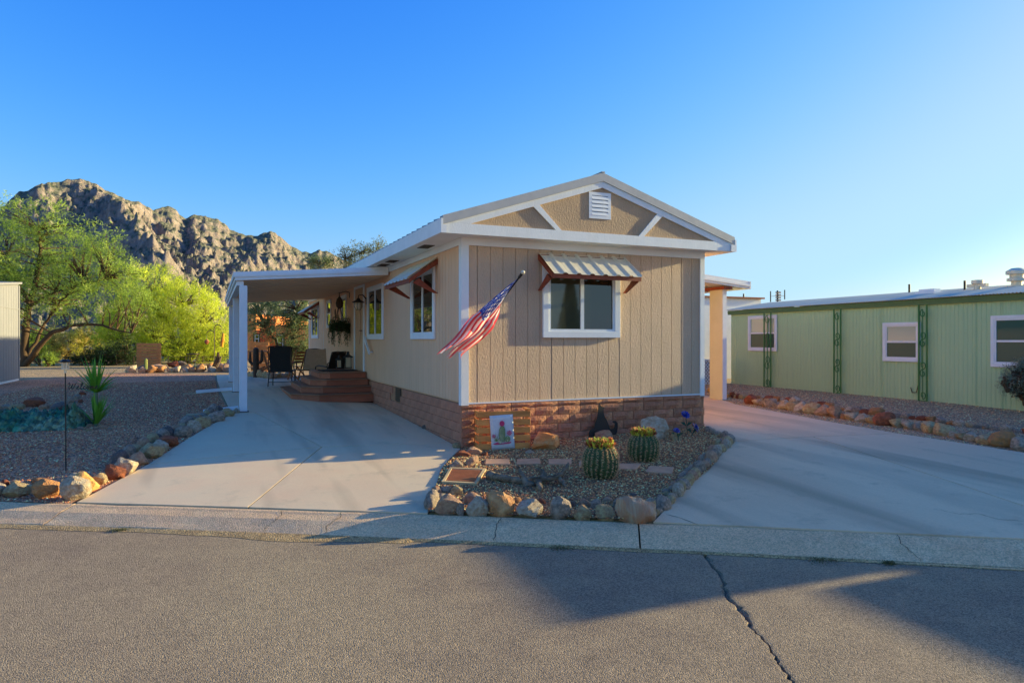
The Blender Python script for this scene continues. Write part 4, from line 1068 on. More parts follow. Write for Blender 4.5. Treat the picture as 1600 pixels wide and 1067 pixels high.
def put(px, py, wpx, hpx, c, kind, label, group=None, dscale=.8, rz=None, back=None, zoff=0, name='rock'):
    p = G(px, py); F = (p-CAM).dot(FV); w = wpx/FPX*F; h = hpx/FPX*F*1.0; d = w*dscale
    q = p+FV*(d*.38)
    return rock(kind, c, (q.x, q.y), w*1.04, d, h, -YAW+(rz if rz is not None else rng.uniform(-.3, .3)), label, group, m=col_(c), zoff=zoff, name=name)
for f in front: put(*f[:7], dscale=.75, rz=rng.uniform(-.12, .12))
second = [(690, 788, 22, 16, 'white', 'pale stone behind the left corner boulder of the cactus bed'), (737, 790, 30, 20, 'pink', 'dark pink rock behind the narrow grey wedge stone'), (765, 791, 20, 18, 'white', 'small white stone tucked against the tall brown boulder'),
 (808, 790, 18, 12, 'orange', 'small orange stone behind the gap right of the tall brown boulder'), (823, 788, 16, 11, 'tan', 'small tan stone behind the pitted white boulder'), (846, 792, 16, 12, 'rust', 'small rust stone between white and grey boulders'),
 (893, 797, 14, 13, 'dark', 'dark round cobble right behind the angular grey boulder'), (913, 795, 20, 15, 'pink', 'pinkish cobble behind the small square tan rock'), (932, 798, 20, 18, 'grey', 'greenish grey round cobble above the tan rocks'), (950, 789, 18, 12, 'pink', 'flat pink cobble beside the orange one in the second row'), (958, 792, 12, 10, 'orange', 'little orange cobble in the second row near the banded boulder'), (968, 798, 20, 20, 'grey', 'purplish grey cobble touching the banded boulder'), (990, 779, 16, 8, 'dark', 'small dark cobble half hidden behind the banded boulder'),
 (675, 795, 14, 12, 'dark', 'dark stone at the drive edge left of the corner boulder')]
for q in second: put(q[0], q[1], q[2], q[3], q[4], 'cob', q[5])
# borders as rows of cobbles
def border(line, wpx, cols, what, grp, rows=1, hr=.78, kind='cob', jit=2, jy=1.5, over=.86):
    """line: picture path on the ground; sizes follow real metres"""
    pts = [G(*q) for q in line]; L = [0]
    for a, b in zip(pts, pts[1:]): L.append(L[-1]+(b-a).length)
    s_ = 0; out = []; n = 0
    while s_ < L[-1]:
        w = wpx*rng.uniform(.6, 1.35)
        m_ = s_+w*.5
        i = max(j for j in range(len(L)) if L[j] <= min(m_, L[-1]-1e-4)); i = min(i, len(pts)-2)
        t = (min(m_, L[-1])-L[i])/(L[i+1]-L[i]); p = pts[i].lerp(pts[i+1], t); dr = (pts[i+1]-pts[i]).normalized(); nn = Vector((-dr.y, dr.x, 0))
        for r_ in range(rows):
            ww = w*(1 if r_ == 0 else rng.uniform(.55, .85)); off = (r_*wpx*.72)+rng.uniform(-.012, .012)
            q = p+nn*off+dr*(rng.uniform(-.4, .4)*wpx if r_ else 0)
            c = rng.choice(cols)
            o = rock(kind, c, (q.x, q.y), ww*1.06, ww*rng.uniform(.7, .95), ww*hr*rng.uniform(.8, 1.15), math.atan2(dr.y, dr.x)+rng.uniform(-.4, .4),
                     '%s %s' % ({'white': 'pale white', 'dark': 'dark grey', 'grey': 'grey', 'tan': 'tan', 'pink': 'pinkish', 'orange': 'orange', 'rust': 'rust red'}[c], what+', '+('street end' if m_ < L[-1]*.25 else 'nearer the street' if m_ < L[-1]*.5 else 'past the middle' if m_ < L[-1]*.75 else 'far end')+(' front row' if rows > 1 and r_ == 0 else ' back row' if rows > 1 else '')), grp, sink=.1)
            n += 1
        s_ += w*over
    return n
allc = ['white', 'grey', 'dark', 'tan', 'pink', 'tan', 'grey', 'pink', 'orange', 'rust']
border([(1018, 812), (1050, 784), (1090, 742), (1142, 692)], .155, ['tan', 'grey', 'pink', 'white', 'tan', 'white', 'grey'], 'cobble between cactus bed and right drive', 'cobbles between cactus bed and right driveway', rows=2)
border([(1142, 692), (1125, 683), (1106, 678)], .13, ['tan', 'grey', 'white'], 'cobble at the right foundation corner', 'cobbles at the right foundation corner')
put(1017, 808, 26, 26, 'tan', 'chunk', 'tan chunky rock right against the big banded boulder'); put(1036, 796, 22, 17, 'pink', 'cob', 'pink flat cobble at the street end of the right hand bed border')
# left side of the bed
border([(672, 800), (684, 775)], .16, ['grey', 'pink', 'tan'], 'stone between left drive and utility lid', 'stones beside the utility lid')
for px, py, w, h, c, lb in ((695, 776, 24, 16, 'white', 'whitish cobble just below the terracotta utility lid'), (712, 778, 24, 20, 'tan', 'tan cobble below the terracotta lid, right of the whitish one'), (711, 735, 24, 16, 'grey', 'grey and white jagged rock above the terracotta lid'), (738, 731, 24, 18, 'pink', 'rounded pink grey rock left of the first pink paver'),
  (722, 718, 26, 13, 'rust', 'dark red rock by the drive edge below the foundation corner'), (739, 714, 26, 15, 'pink', 'large pinkish rock at the lower left corner of the wooden planter'), (757, 716, 14, 9, 'rust', 'small rusty stone under the left end of the wooden planter'), (826, 712, 18, 9, 'white', 'small white stone at the lower right corner of the wooden planter')):
    put(px, py, w, h, c, 'chunk', lb)
for px, py, w, h, lb in ((714, 702, 16, 8, 'small tan stone on the drive at the foundation corner'), (666, 672, 15, 7, 'grey brown stone on the drive beside the foundation, second from corner'), (620, 641, 9, 5, 'small stone on the drive below the foundation vent'), (586, 623, 7, 4, 'tiny stone at the right end of the wooden steps')):
    put(px, py, w, h, 'tan' if px > 700 else 'dark', 'cob', lb, zoff=.02)
# left driveway border
lb_ = [(130, 768, 54, 27, 'O2', 'orange yellow boulder at the curb corner of the left border'), (157, 757, 24, 16, 'tan', 'small cream wedge rock right of the orange yellow boulder'), (180, 749, 32, 22, 'rust', 'brown and orange rock where the left border turns along the drive'), (195, 742, 36, 24, 'white', 'smooth white rock above the brown and orange one'),
 (215, 728, 30, 20, 'pink', 'pinkish white rock in the left border'), (236, 717, 34, 22, 'tan', 'brown blocky rock in the middle of the left border'), (247, 707, 30, 18, 'white', 'pale flat topped rock above the brown blocky one'), (262, 699, 32, 17, 'rust', 'red orange rock in the middle of the left border'),
 (287, 683, 24, 16, 'grey', 'speckled grey rock in the left border above the red one'), (302, 675, 22, 17, 'white', 'egg shaped white rock in the left border'), (318, 668, 26, 16, 'tan', 'cream and brown rock right of the egg shaped white one'), (340, 660, 26, 16, 'grey', 'grey slab rock near the patio end of the left border'), (356, 652, 22, 13, 'tan', 'brown rock near the white patio post'), (368, 647, 12, 9, 'white', 'small pale rock touching the downspout end')]
for px, py, w, h, c, lb in lb_:
    if c == 'O2': M['rk_oy'] = M.get('rk_oy') or mat('ochre boulder', (.56, .36, .15), .8, (.47, .26, .10), 4, .8, 14, bdist=.03); rockc = M['rk_oy']
    p = G(px, py); F = (p-CAM).dot(FV); ww = w/FPX*F; q = p+FV*ww*.15-RV*ww*.1
    rock('big' if w > 30 else 'chunk', c, (q.x, q.y), ww*1.15, ww*.9, h/FPX*F*1.1, -YAW+rng.uniform(-.3, .3), lb, m=(rockc if c == 'O2' else None))
border([(176, 735), (215, 708), (262, 682), (310, 658), (345, 645)], .19, ['grey', 'tan', 'pink', 'dark'], 'small cobble behind the left drive border', 'small cobbles behind the left drive border', kind='cob')
for px, py, w, h, c, lb in ((106, 784, 50, 38, 'white', 'large white and grey boulder at the curb left of the orange yellow one'), (60, 781, 46, 30, 'orange', 'reddish orange boulder at the curb left of the large white one'), (18, 779, 40, 22, 'tan', 'flat topped tan rock at the curb near the left picture edge'), (-25, 779, 44, 24, 'grey', 'grey rock at the curb beyond the flat topped tan one')):
    put(px, py, w, h, c, 'big', lb, rz=.05)
for px, py, w, h, c, lb in ((112, 752, 24, 12, 'white', 'white rock in the back row behind the large white boulder'), (55, 757, 26, 9, 'orange', 'flat orange red rock behind the reddish boulder'), (20, 760, 16, 9, 'tan', 'small round stone in the back row near the left edge'), (4, 760, 14, 10, 'rust', 'small red stone in the back row at the left edge'), (95, 758, 14, 9, 'grey', 'small grey stone between the white and reddish boulders')):
    put(px, py, w, h, c, 'cob', lb)
# right driveway: two rows
border([(1165, 630), (1215, 638), (1290, 650), (1345, 659), (1430, 672), (1520, 690), (1640, 712)], .27, ['tan', 'white', 'rust', 'tan', 'grey', 'orange', 'pink', 'white'], 'rock along the right driveway', 'rocks along the outer edge of the right driveway', kind='chunk', hr=.62, over=.80)
border([(1150, 621), (1215, 627), (1290, 638), (1345, 646), (1440, 657), (1500, 666), (1620, 680)], .20, ['tan', 'pink', 'orange', 'rust', 'grey', 'white'], 'rock in the row nearer the green home', 'rocks in the back row beside the green home', kind='chunk', hr=.6, over=.95)
border([(1108, 612), (1122, 618), (1160, 624)], .16, ['orange', 'rust', 'tan'], 'stone by the off white carport column', 'rusty stones by the carport column', rows=2, kind='chunk')
# boulders standing in the bed
put(855, 707, 48, 30, 'O', 'big', 'orange and cream boulder right of the wooden planter', dscale=.85, rz=.1)
put(946, 689, 29, 16, 'pink', 'cob', 'smooth purple pink stone in front of the coyote cutout')
put(1031, 690, 52, 38, 'white', 'big', 'large pale craggy boulder behind the right barrel cactus', dscale=.7)
put(1058, 691, 18, 16, 'tan', 'chunk', 'tan stone leaning at the right of the large pale boulder')
put(952, 773, 5, 3, 'white', 'cob', 'tiny white pebble in front of the barrel cacti')
# ------------------------------------------------------------------ pavers, lid, driftwood
for i, (a, b, c, d, lb) in enumerate((((759, 723), (795, 723), (797, 731), (758, 731), 'first pink paver from the left, above the terracotta lid'), ((808, 723), (843, 722), (845, 730), (807, 731), 'second pink paver from the left in the cactus bed'), ((857, 723), (893, 723), (893, 731), (857, 731), 'third pink paver, behind the right end of the driftwood'),
    ((906, 725), (918, 725), (918, 733), (904, 733), 'pink paver half hidden behind the left barrel cactus'), ((967, 730), (1002, 730), (994, 739), (964, 738), 'pink paver just right of the left barrel cactus'), ((1015, 734), (1053, 736), (1050, 746), (1008, 743), 'rightmost pink paver in the cactus bed'))):
    ps = [G(*q) for q in (a, b, c, d)]; k = MB(); z = .042
    k.hexa([Vector((p.x, p.y, zg(p.x, p.y)-.01)) for p in reversed(ps)], [Vector((p.x, p.y, zg(p.x, p.y)+z+.012)) for p in reversed(ps)]); o = k.build('paver', M['paver']); bevel(o, .004); tag(o, lb, 'paver', 'pink pavers across the cactus bed')
ps = [G(*q) for q in ((690, 760), (703, 737), (760, 739), (745, 763))]
ctr = sum(ps, Vector())/4; lid = thing('utility_box', 'square terracotta utility lid in a concrete frame at the bed corner', 'utility cover', (ctr.x, ctr.y, ctr.z))
zt = max(p.z for p in ps)+.055
def q4(s_, z): return [Vector((ctr.x+(p.x-ctr.x)*s_, ctr.y+(p.y-ctr.y)*s_, p.z+z)) for p in ps]
k = MB(); inn = q4(.84, 0)
for i in range(4):
    j = (i+1) % 4; o4 = q4(1, 0); k.hexa([o4[i]+Vector((0, 0, -.05)), o4[j]+Vector((0, 0, -.05)), inn[j]+Vector((0, 0, -.05)), inn[i]+Vector((0, 0, -.05))], [o4[i]+Vector((0, 0, .06)), o4[j]+Vector((0, 0, .06)), inn[j]+Vector((0, 0, .06)), inn[i]+Vector((0, 0, .06))])
k.build('frame', M['lidframe'], lid)
k = MB(); inn = q4(.82, 0); k.hexa([p+Vector((0, 0, .0)) for p in inn], [p+Vector((0, 0, .050)) for p in inn]); lo = k.build('lid', M['terracotta'], lid)
k = MB()
for t in [i/11 for i in range(1, 11)]:
    a = inn[0].lerp(inn[1], t); b = inn[3].lerp(inn[2], t); a, b = a.lerp(b, .06), a.lerp(b, .94); k.beam(a+Vector((0, 0, .054)), b+Vector((0, 0, .054)), .022, .008)
k.build('lid_ribs', M['terracotta'], lo)
# driftwood
def pz_(px, py, base, up):   # point above the ground contact base by pixels up
    p = G(px, base); F = (p-CAM).dot(FV); q = P(px, py, F); return q
dw = thing('driftwood', 'twisted grey driftwood branch lying in front of the left barrel cactus', 'driftwood', G(825, 760))
def branch(pts, r0, r1, nm, par, seed):
    r = random.Random(seed); P3 = []
    for a, b in zip(pts, pts[1:]):
        for i in range(5): P3.append(a.lerp(b, i/5)+Vector((r.uniform(-1, 1), r.uniform(-1, 1), r.uniform(-1, 1)))*.006)
    P3.append(pts[-1]); n = len(P3)
    k = MB(); k.tube(P3, [(r0+(r1-r0)*i/(n-1))*1.25*(1+.13*math.sin(i*2.3+seed)) for i in range(n)], 9)
    for v in k.v:
        nv = mn.noise(v*30)*.010+mn.noise(v*9)*.016; v.x += nv; v.z += mn.noise(v*18+Vector((5, 5, 5)))*.009
    return k.build(nm, M['drift'], par, smooth=2)
D = lambda px, py, base: pz_(px, py-3, base, 0)
S_D = 1.35
branch([D(765, 745, 752), D(785, 750, 758), D(815, 754, 760), D(838, 752, 762), D(862, 750, 762), D(877, 744, 760), D(885, 734, 758), D(888, 727, 756)], .040, .014, 'trunk', dw, 1)
branch([D(822, 757, 762), D(818, 748, 760), D(812, 738, 758), D(808, 732, 756)], .035, .012, 'limb', dw, 2)
branch([D(838, 750, 762), D(842, 758, 764), D(844, 766, 774), D(843, 774, 774)], .040, .014, 'limb', dw, 3)
branch([D(848, 752, 760), D(850, 744, 758), D(842, 737, 756), D(848, 742, 757)], .035, .02, 'limb', dw, 4)
branch([D(872, 750, 760), D(880, 757, 764), D(882, 764, 766)], .03, .014, 'limb', dw, 5)
branch([D(822, 757, 762), D(832, 760, 764), D(820, 761, 763)], .03, .02, 'limb', dw, 6)
# ------------------------------------------------------------------ barrel cacti
M['cactus'] = mat('barrel cactus skin', (.055, .105, .042), .65, (.035, .07, .03), 12, .3, 60)
M['spine'] = mat('cactus spine', (.62, .46, .30), .7, (.34, .20, .15), 30)
M['fruit_y'] = mat('yellow cactus fruit', (.72, .60, .05), .5, (.50, .55, .06), 20)
M['fruit_o'] = mat('dry orange flower tuft', (.40, .15, .06), .7, (.26, .08, .04), 20, transl=.2)
def barrel(px, py, wpx, hpx, label, seed):
    r = random.Random(seed); b = G(px, py); F = (b-CAM).dot(FV); R_ = wpx/2/FPX*F; H = hpx/FPX*F; b = b+FV*R_*.8
    t = thing('barrel_cactus', label, 'cactus', (b.x, b.y, zg(b.x, b.y)))
    z0 = zg(b.x, b.y)+.01; nr = 21; rows = 22; vs = []; fs = []; npr = 6; n = nr*npr
    def prof(t): return R_*max(0.02, 1-abs(2*(t*.93+.10)-1.06)**2.5)**.5
    for i in range(rows+1):
        tt = i/rows; 
        for j in range(n):
            ph = j/npr; c = abs((ph % 1)-.5)*2; c = c**.8
            rr = prof(tt)*(1-.13*(1-c)); a = 2*math.pi*j/n+.12*math.sin(tt*2)
            vs.append(Vector((b.x+rr*math.cos(a), b.y+rr*math.sin(a), z0+H*tt)))
    for i in range(rows):
        for j in range(n): fs.append((i*n+j, i*n+(j+1) % n, (i+1)*n+(j+1) % n, (i+1)*n+j))
    fs.append(tuple(rows*n+j for j in range(n)))
    k = MB(); k.add(vs, fs); k.build('body', M['cactus'], t, smooth=2)
    k = MB()
    for q in range(nr):
        for i in range(15):
            tt = .05+.88*i/14+r.uniform(-.01, .01); a = 2*math.pi*q/nr+.12*math.sin(tt*2); rr = prof(tt); c = Vector((b.x+rr*math.cos(a), b.y+rr*math.sin(a), z0+H*tt))
            o_ = Vector((math.cos(a), math.sin(a), .15)); tn = Vector((-math.sin(a), math.cos(a), 0))
            for s_ in range(9):
                d = (o_*r.uniform(.35, .9)+tn*r.uniform(-1, 1)+Vector((0, 0, r.uniform(-1, .9)))).normalized()*r.uniform(.022, .042)
                w_ = d.orthogonal().normalized()*.0030
                k.add([c-w_, c+w_, c+d], [(0, 1, 2)])
    o = k.build('spines', M['spine'], t, fixn=False); o['kind'] = 'stuff'
    for nm, mt, cnt, rA, rB, hh in (('fruit', 'fruit_y', 130, .0, .95, (.06, .10)), ('flower_tuft', 'fruit_o', 120, .62, 1.12, (.035, .065))):
        k = MB()
        for i in range(cnt):
            a = r.uniform(0, 6.283); q = math.sqrt(r.uniform(rA**2, rB**2))*R_*.66; z = z0+H*(.975 if q < R_*.3 else .95 if q < R_*.55 else .91)-.02
            c = Vector((b.x+q*math.cos(a), b.y+q*math.sin(a), z)); up = Vector((math.cos(a)*r.uniform(.0, .9), math.sin(a)*r.uniform(0, .9), 1)).normalized(); h_ = r.uniform(*hh)
            if nm == 'fruit': k.tube([c, c+up*h_*.5, c+up*h_], [.008, .011, .006], 5)
            else:
                c = c+up*(.03 if q > R_*.6 else .06)
                for s_ in range(5):
                    d = (up+Vector((r.uniform(-.5, .5), r.uniform(-.5, .5), r.uniform(-.2, .3)))).normalized()*h_; w_ = d.orthogonal().normalized()*.006
                    k.add([c-w_, c+w_, c+d*.8+w_*.7, c+d*.85-w_*.6], [(0, 1, 2, 3)])
        o = k.build(nm, M[mt], t, fixn=False); o['kind'] = 'stuff'
    return t
barrel(941, 755, 57, 58, 'nearer barrel cactus with orange flower crown, left of the two', 1)
barrel(1009, 727, 50, 48, 'farther barrel cactus with yellow fruit crown, right of the two', 2)
# ------------------------------------------------------------------ coyote cutout
pc_ = [(300, 48), (318, 78), (345, 88), (337, 104), (341, 150), (362, 190), (380, 235), (390, 268), (415, 268), (432, 245), (430, 222), (412, 214), (413, 200), (438, 198), (455, 218), (455, 260), (447, 300), (425, 326), (400, 338), (400, 352), (215, 356), (214, 300), (228, 272), (262, 252), (268, 215), (282, 180), (290, 120), (293, 85)]
F0 = 10.75; 
def pc3(q):
    px = 880+q[0]/5.333; py = 620+q[1]/5.333; u = (px-800)/FPX; yw = -.14; F = (yw-CAM.y)/(FV.y+RV.y*u); p = P(px, py, F); return p
poly = [pc3(q) for q in pc_]; k = MB(); k.prism(poly, (0, .006, 0)); o = k.build('coyote_cutout', M['steel_plate']); tag(o, 'flat black metal howling coyote leaning by the block foundation', 'garden ornament')
# ------------------------------------------------------------------ blue metal flowers
def mflower(px, py, bx, by, r_, label, up=(0, -.6, .6), seed=0):
    b = G(bx, by); F = (b-CAM).dot(FV); c = P(px, py, F); t = thing('metal_flower', label, 'garden ornament', b)
    rr = random.Random(seed); up = Vector(up).normalized(); x = up.orthogonal().normalized(); y = up.cross(x); R_ = r_/FPX*F
    for ly, (s_, n) in enumerate(((1, 9), (.75, 8), (.5, 6))):
        for i in range(n):
            a = 2*math.pi*i/n+ly*.4; d = (x*math.cos(a)+y*math.sin(a)); e = (-x*math.sin(a)+y*math.cos(a)); L_ = R_*s_
            b0 = c+up*.006*ly; k = MB(); m1 = b0+d*L_*.6+up*L_*(.12+.25*ly); tip = b0+d*L_+up*L_*(.08+.4*ly)
            k.add([b0, m1-e*L_*.3, tip-e*L_*.12, tip+e*L_*.12, m1+e*L_*.3], [(0, 1, 2, 3, 4)]); o = k.build('petal', M['blue'], t)
            o.modifiers.new('t', 'SOLIDIFY').thickness = .002
    k = MB(); k.tube([b, b.lerp(c, .5)+RV*.01, c], .006, 6); k.build('stem', M['leafgreen'], t)
    for s_ in (-1, 1):
        q = b.lerp(c, .45); k = MB(); k.add([q, q+RV*s_*.05+Vector((0, 0, .03)), q+RV*s_*.10+Vector((0, 0, .07)), q+RV*s_*.03+Vector((0, 0, .07))], [(0, 1, 2, 3)]); k.build('leaf', M['leafgreen'], t)
mflower(1071, 648, 1074, 681, 7.5, 'tallest blue metal flower, upright by the right end of the foundation', seed=1)
mflower(1086, 668, 1078, 684, 8, 'blue metal flower leaning right, lower than the tall one', up=(.5, -.5, .4), seed=2)
mflower(1057, 673, 1060, 691, 6, 'small blue metal flower in front of the large pale boulder', up=(0, -.4, .8), seed=3)
# ------------------------------------------------------------------ wooden planter with banner
fl = G(746, 708); fr_ = G(829, 704); wd = (fr_-fl); wl = math.hypot(wd.x, wd.y); ax = Vector((wd.x, wd.y, 0)).normalized(); outv = Vector((ax.y, -ax.x, 0))
pl = thing('planter_box', 'orange cedar slat box against the block foundation', 'planter', (fl.x, fl.y, fl.z))
zb_ = fl.z+.03; frP = Matrix((ax, -outv, Vector((0, 0, 1)))).transposed().to_4x4(); frP.translation = Vector((fl.x, fl.y, 0))
H5 = (HY-640.5)/FPX*9.85+CAM.z-zb_; hs = H5/5
dp_ = .30
for j in range(5):
    z = zb_+hs*j
    k = MB(); k.box(0, wl, 0, .018, z+.014, z+hs-.014, fr=frP); bevel(k.build('slat', M['cedar'], pl), .003)
    for xx in (0, wl-.018):
        k = MB(); k.box(xx, xx+.018, .0185, dp_, z+.014, z+hs-.014, fr=frP); bevel(k.build('slat', M['cedar'], pl), .003)
for xx in (.025, wl-.065):
    k = MB(); k.box(xx, xx+.04, .0188, .055, zb_, zb_+H5+.0, fr=frP); k.build('corner_stud', M['cedar'], pl)
k = MB(); k.box(wl-.06, wl+.002, .002, dp_, zb_+H5-.004, zb_+H5+.012, fr=frP); k.build('top_rail', M['cedar'], pl)
# banner
M['banner'] = mat('white canvas banner', (.72, .70, .66), .85, (.66, .64, .60), 20, .2, 300)
M['pr_pink'] = mat('pink print', (.68, .06, .16), .85, (.55, .04, .12), 40); M['pr_green'] = mat('green print', (.10, .19, .12), .85, (.18, .28, .18), 60); M['pr_sage'] = mat('sage print', (.30, .38, .36), .85, (.40, .47, .44), 60); M['pr_olive'] = mat('olive print', (.22, .28, .08), .85, (.14, .20, .06), 60)
def bp(px, py, off=0.0):   # crop pixel coords of the 680,620 x5.333 view -> banner plane
    X = 680+px/5.333; Y = 620+py/5.333; u = (X-800)/FPX
    o_ = Vector((fl.x, fl.y, 0))+outv*(.022+off); d = FV+RV*u; F = (o_-CAM).dot(outv)/d.dot(outv); return P(X, Y, F)
bn = thing('banner', 'white canvas banner with printed pink flowering cacti, hung on the planter', 'garden flag', bp(555, 440))
k = MB(); g = []; 
for j in range(9):
    for i in range(7):
        t, s_ = i/6, j/8; a = (452+8*s_*2+(645-452)*t, 158-14*t+(442-158)*s_-12*t*s_*.0); q = bp(a[0]+3*s_, a[1]); q = q+outv*(.006*math.sin(t*6+1)+.004*math.sin(s_*5)); g.append(q)
k.add(g, [(j*7+i, j*7+i+1, (j+1)*7+i+1, (j+1)*7+i) for j in range(8) for i in range(6)]); o = k.build('cloth', M['banner'], bn, smooth=True); o.modifiers.new('t', 'SOLIDIFY').thickness = .003
def printed(nm, pts, m_):
    k = MB(); poly = [bp(*q, off=.016) for q in pts]; k.prism(poly, outv*.001); return k.build(nm, M[m_], bn)
def ell(cx, cy, rx, ry, n=12, a0=0): return [(cx+rx*math.cos(2*math.pi*i/n+a0), cy+ry*math.sin(2*math.pi*i/n+a0)) for i in range(n)]
printed('printed_cactus', [(540, 372), (532, 330), (533, 270), (545, 246), (560, 240), (575, 246), (583, 270), (584, 330), (576, 374)], 'pr_green')
for i in range(4): printed('printed_rib', [(541+i*11, 368), (539+i*11, 262+(3-i)*2), (543+i*11, 258), (545+i*11, 368)], 'pr_sage')
printed('printed_flower', ell(557, 222, 21, 24), 'pr_pink')
for a in range(7):
    th = -math.pi+a*math.pi/6*.95; printed('printed_leaf', [(505, 370), (512, 372), (508+62*math.cos(th), 365+78*math.sin(th)*1.0)], 'pr_olive' if a % 2 else 'pr_green')
printed('printed_cactus', ell(603, 350, 24, 26), 'pr_green'); printed('printed_rib', ell(603, 350, 5, 24), 'pr_sage'); printed('printed_cactus', ell(540, 370, 16, 22), 'pr_sage')
for cx, cy, r_ in ((618, 300, 20), (488, 328, 15)):
    for a in range(8): th = a*math.pi/4; printed('printed_petal', [(cx, cy), (cx+r_*math.cos(th-.25), cy+r_*math.sin(th-.25)), (cx+r_*1.15*math.cos(th), cy+r_*1.15*math.sin(th)), (cx+r_*math.cos(th+.25), cy+r_*math.sin(th+.25))], 'pr_pink')
printed('printed_ground', [(478, 392), (520, 378), (560, 386), (610, 376), (636, 372), (625, 386), (560, 394), (500, 398)], 'pr_pink')
# ------------------------------------------------------------------ the flag
fp = thing('flag', 'American flag flying from a black pole on the front wall', 'flag', (.13, -.03, 1.59))
A_ = Vector((.13, -.04, 1.60)); B_ = Vector((.42, -1.20, 2.50))
k = MB(); k.tube([A_, A_.lerp(B_, .95)], .0125, 8); pole_o = k.build('pole', M['black'], fp, smooth=True)
k = MB(); k.tube([A_.lerp(B_, .93), B_], .02, 8); k.build('pole_tip', M['black'], pole_o)
k = MB(); k.lathe([(.0, -.028), (.02, -.02), (.03, 0), (.02, .02), (.0, .028)], B_, 12); k.build('ball', M['galv'], pole_o, smooth=True)
k = MB(); k.box(.07, .19, -.026, -.006, 1.53, 1.67); k.tube([A_-(B_-A_).normalized()*.03, A_+(B_-A_).normalized()*.12], .022, 8); k.build('bracket', M['black'], fp)
NUf, NVf = 95, 39
hd = (A_-B_).normalized(); h0 = B_.lerp(A_, .07); hl = .60
fly_mid = P(709, 548, 9.6)-h0.lerp(h0+hd*hl, .5)
def flagpt(u, v):
    base = h0+hd*hl*v
    side = hd*(.60*(v-.5)); wdt = .60+(.33-.60)*min(1, u*2.4)-.04*u
    c = h0+hd*hl*.5+fly_mid*u
    perp = (RV*.78-Vector((0, 0, .42))).normalized()
    sp_ = hd*(1-min(1, u*2.2))+perp*min(1, u*2.2)
    p = c+sp_*(wdt*(v-.5))
    sag = math.sin(math.pi*min(u, 1))*.05
    amp = .085*min(1, u*3.0)
    p += FV*(amp*math.sin(v*11+u*5)+.045*min(1, u*3)*math.sin(v*23-u*8))+hd*(.05*min(1, u*3)*math.sin(v*9+u*6+1)) - Vector((0, 0, sag*.6))+RV*(.025*min(1, 2*u)*math.sin(u*9+v*3))
    return p
vs = [flagpt(i/NUf+(.10*math.sin(j*.33+.5)*(i/NUf)**5+.03*math.sin(j*1.3)*(i/NUf)**6), j/NVf) for i in range(NUf+1) for j in range(NVf+1)]
fs = []; cols = []
red, wht, blu = (.82, .07, .10), (.92, .86, .82), (.07, .12, .46)
stars = []
for r_ in range(9):
    nc = 6 if r_ % 2 == 0 else 5
    for c_ in range(nc): stars.append(((r_+1)/10, (c_*2+(1 if nc == 6 else 2))/12))
for i in range(NUf):
    for j in range(NVf):
        fs.append((i*(NVf+1)+j, (i+1)*(NVf+1)+j, (i+1)*(NVf+1)+j+1, i*(NVf+1)+j+1))
        u, v = (i+.5)/NUf, (j+.5)/NVf
        if u < .40 and v < 7/13:
            c = blu
            for (sv, su) in stars:
                if abs(u/.40-su) < .035 and abs(v/(7/13)-sv) < .035: c = wht
        else: c = red if int(v*13) % 2 == 0 else wht
        f_ = max(0, (u-.45))*.45; c = tuple(a*(1-f_)+b*f_ for a, b in zip(c, (.85, .42, .38)))  # pale red of the backlit cloth mixed into the colour towards the fly end
        cols.append((*c, 1))
off = wloc(fp); me = bpy.data.meshes.new('cloth'); me.from_pydata([tuple(v-off) for v in vs], [], fs)
at = me.color_attributes.new('Col', 'FLOAT_COLOR', 'CORNER'); at.data.foreach_set('color', np.repeat(np.array(cols), 4, 0).ravel().astype('f4'))
me.polygons.foreach_set('use_smooth', [True]*len(me.polygons)); me.materials.append(attr_mat('flag nylon', .6, .5)); link('cloth', me, fp)
# ------------------------------------------------------------------ foliage
M['leaf'] = attr_mat('leaves', .6, .5)
def leafmesh(name, cen, length, width, cols, seed, up=0.0, out=None, parent=None, kind=None, jitter=1.0, droop=0.0):
    """cen: (n,3) world leaf centres; thin four sided leaves"""
    r = np.random.RandomState(seed); n = len(cen)
    d = r.normal(size=(n, 3))*jitter; d[:, 2] += up
    if out is not None: d += out
    d /= np.linalg.norm(d, axis=1)[:, None]+1e-9
    q = r.normal(size=(n, 3)); s = np.cross(d, q); s /= np.linalg.norm(s, axis=1)[:, None]+1e-9
    L_ = length*r.uniform(.6, 1.3, (n, 1)); W_ = width*r.uniform(.7, 1.2, (n, 1))
    V = np.stack([cen-d*L_/2, cen+s*W_/2, cen+d*L_/2, cen-s*W_/2], 1).reshape(-1, 3)
    off = np.array(wloc(parent)) if parent is not None else 0
    V = V-off
    me = bpy.data.meshes.new(name); me.vertices.add(len(V)); me.vertices.foreach_set('co', V.ravel().astype('f4'))
    idx = np.arange(4*n, dtype='i4'); me.loops.add(4*n); me.loops.foreach_set('vertex_index', idx); me.polygons.add(n); me.polygons.foreach_set('loop_start', idx[::4].copy()); me.update(calc_edges=True)
    at = me.color_attributes.new('Col', 'FLOAT_COLOR', 'POINT'); c = np.concatenate([cols, np.ones((n, 1))], 1); at.data.foreach_set('color', np.repeat(c, 4, 0).ravel().astype('f4'))
    me.materials.append(M['leaf']); o = link(name, me, parent)
    if kind: o['kind'] = kind
    return o
def px_ell(q, F, depth=.8):
    px, py, rx, ry = q[:4]; c = P(px, py, F+(q[4] if len(q) > 4 else 0)); s_ = F/FPX
    return c, rx*s_, rx*s_*depth, ry*s_
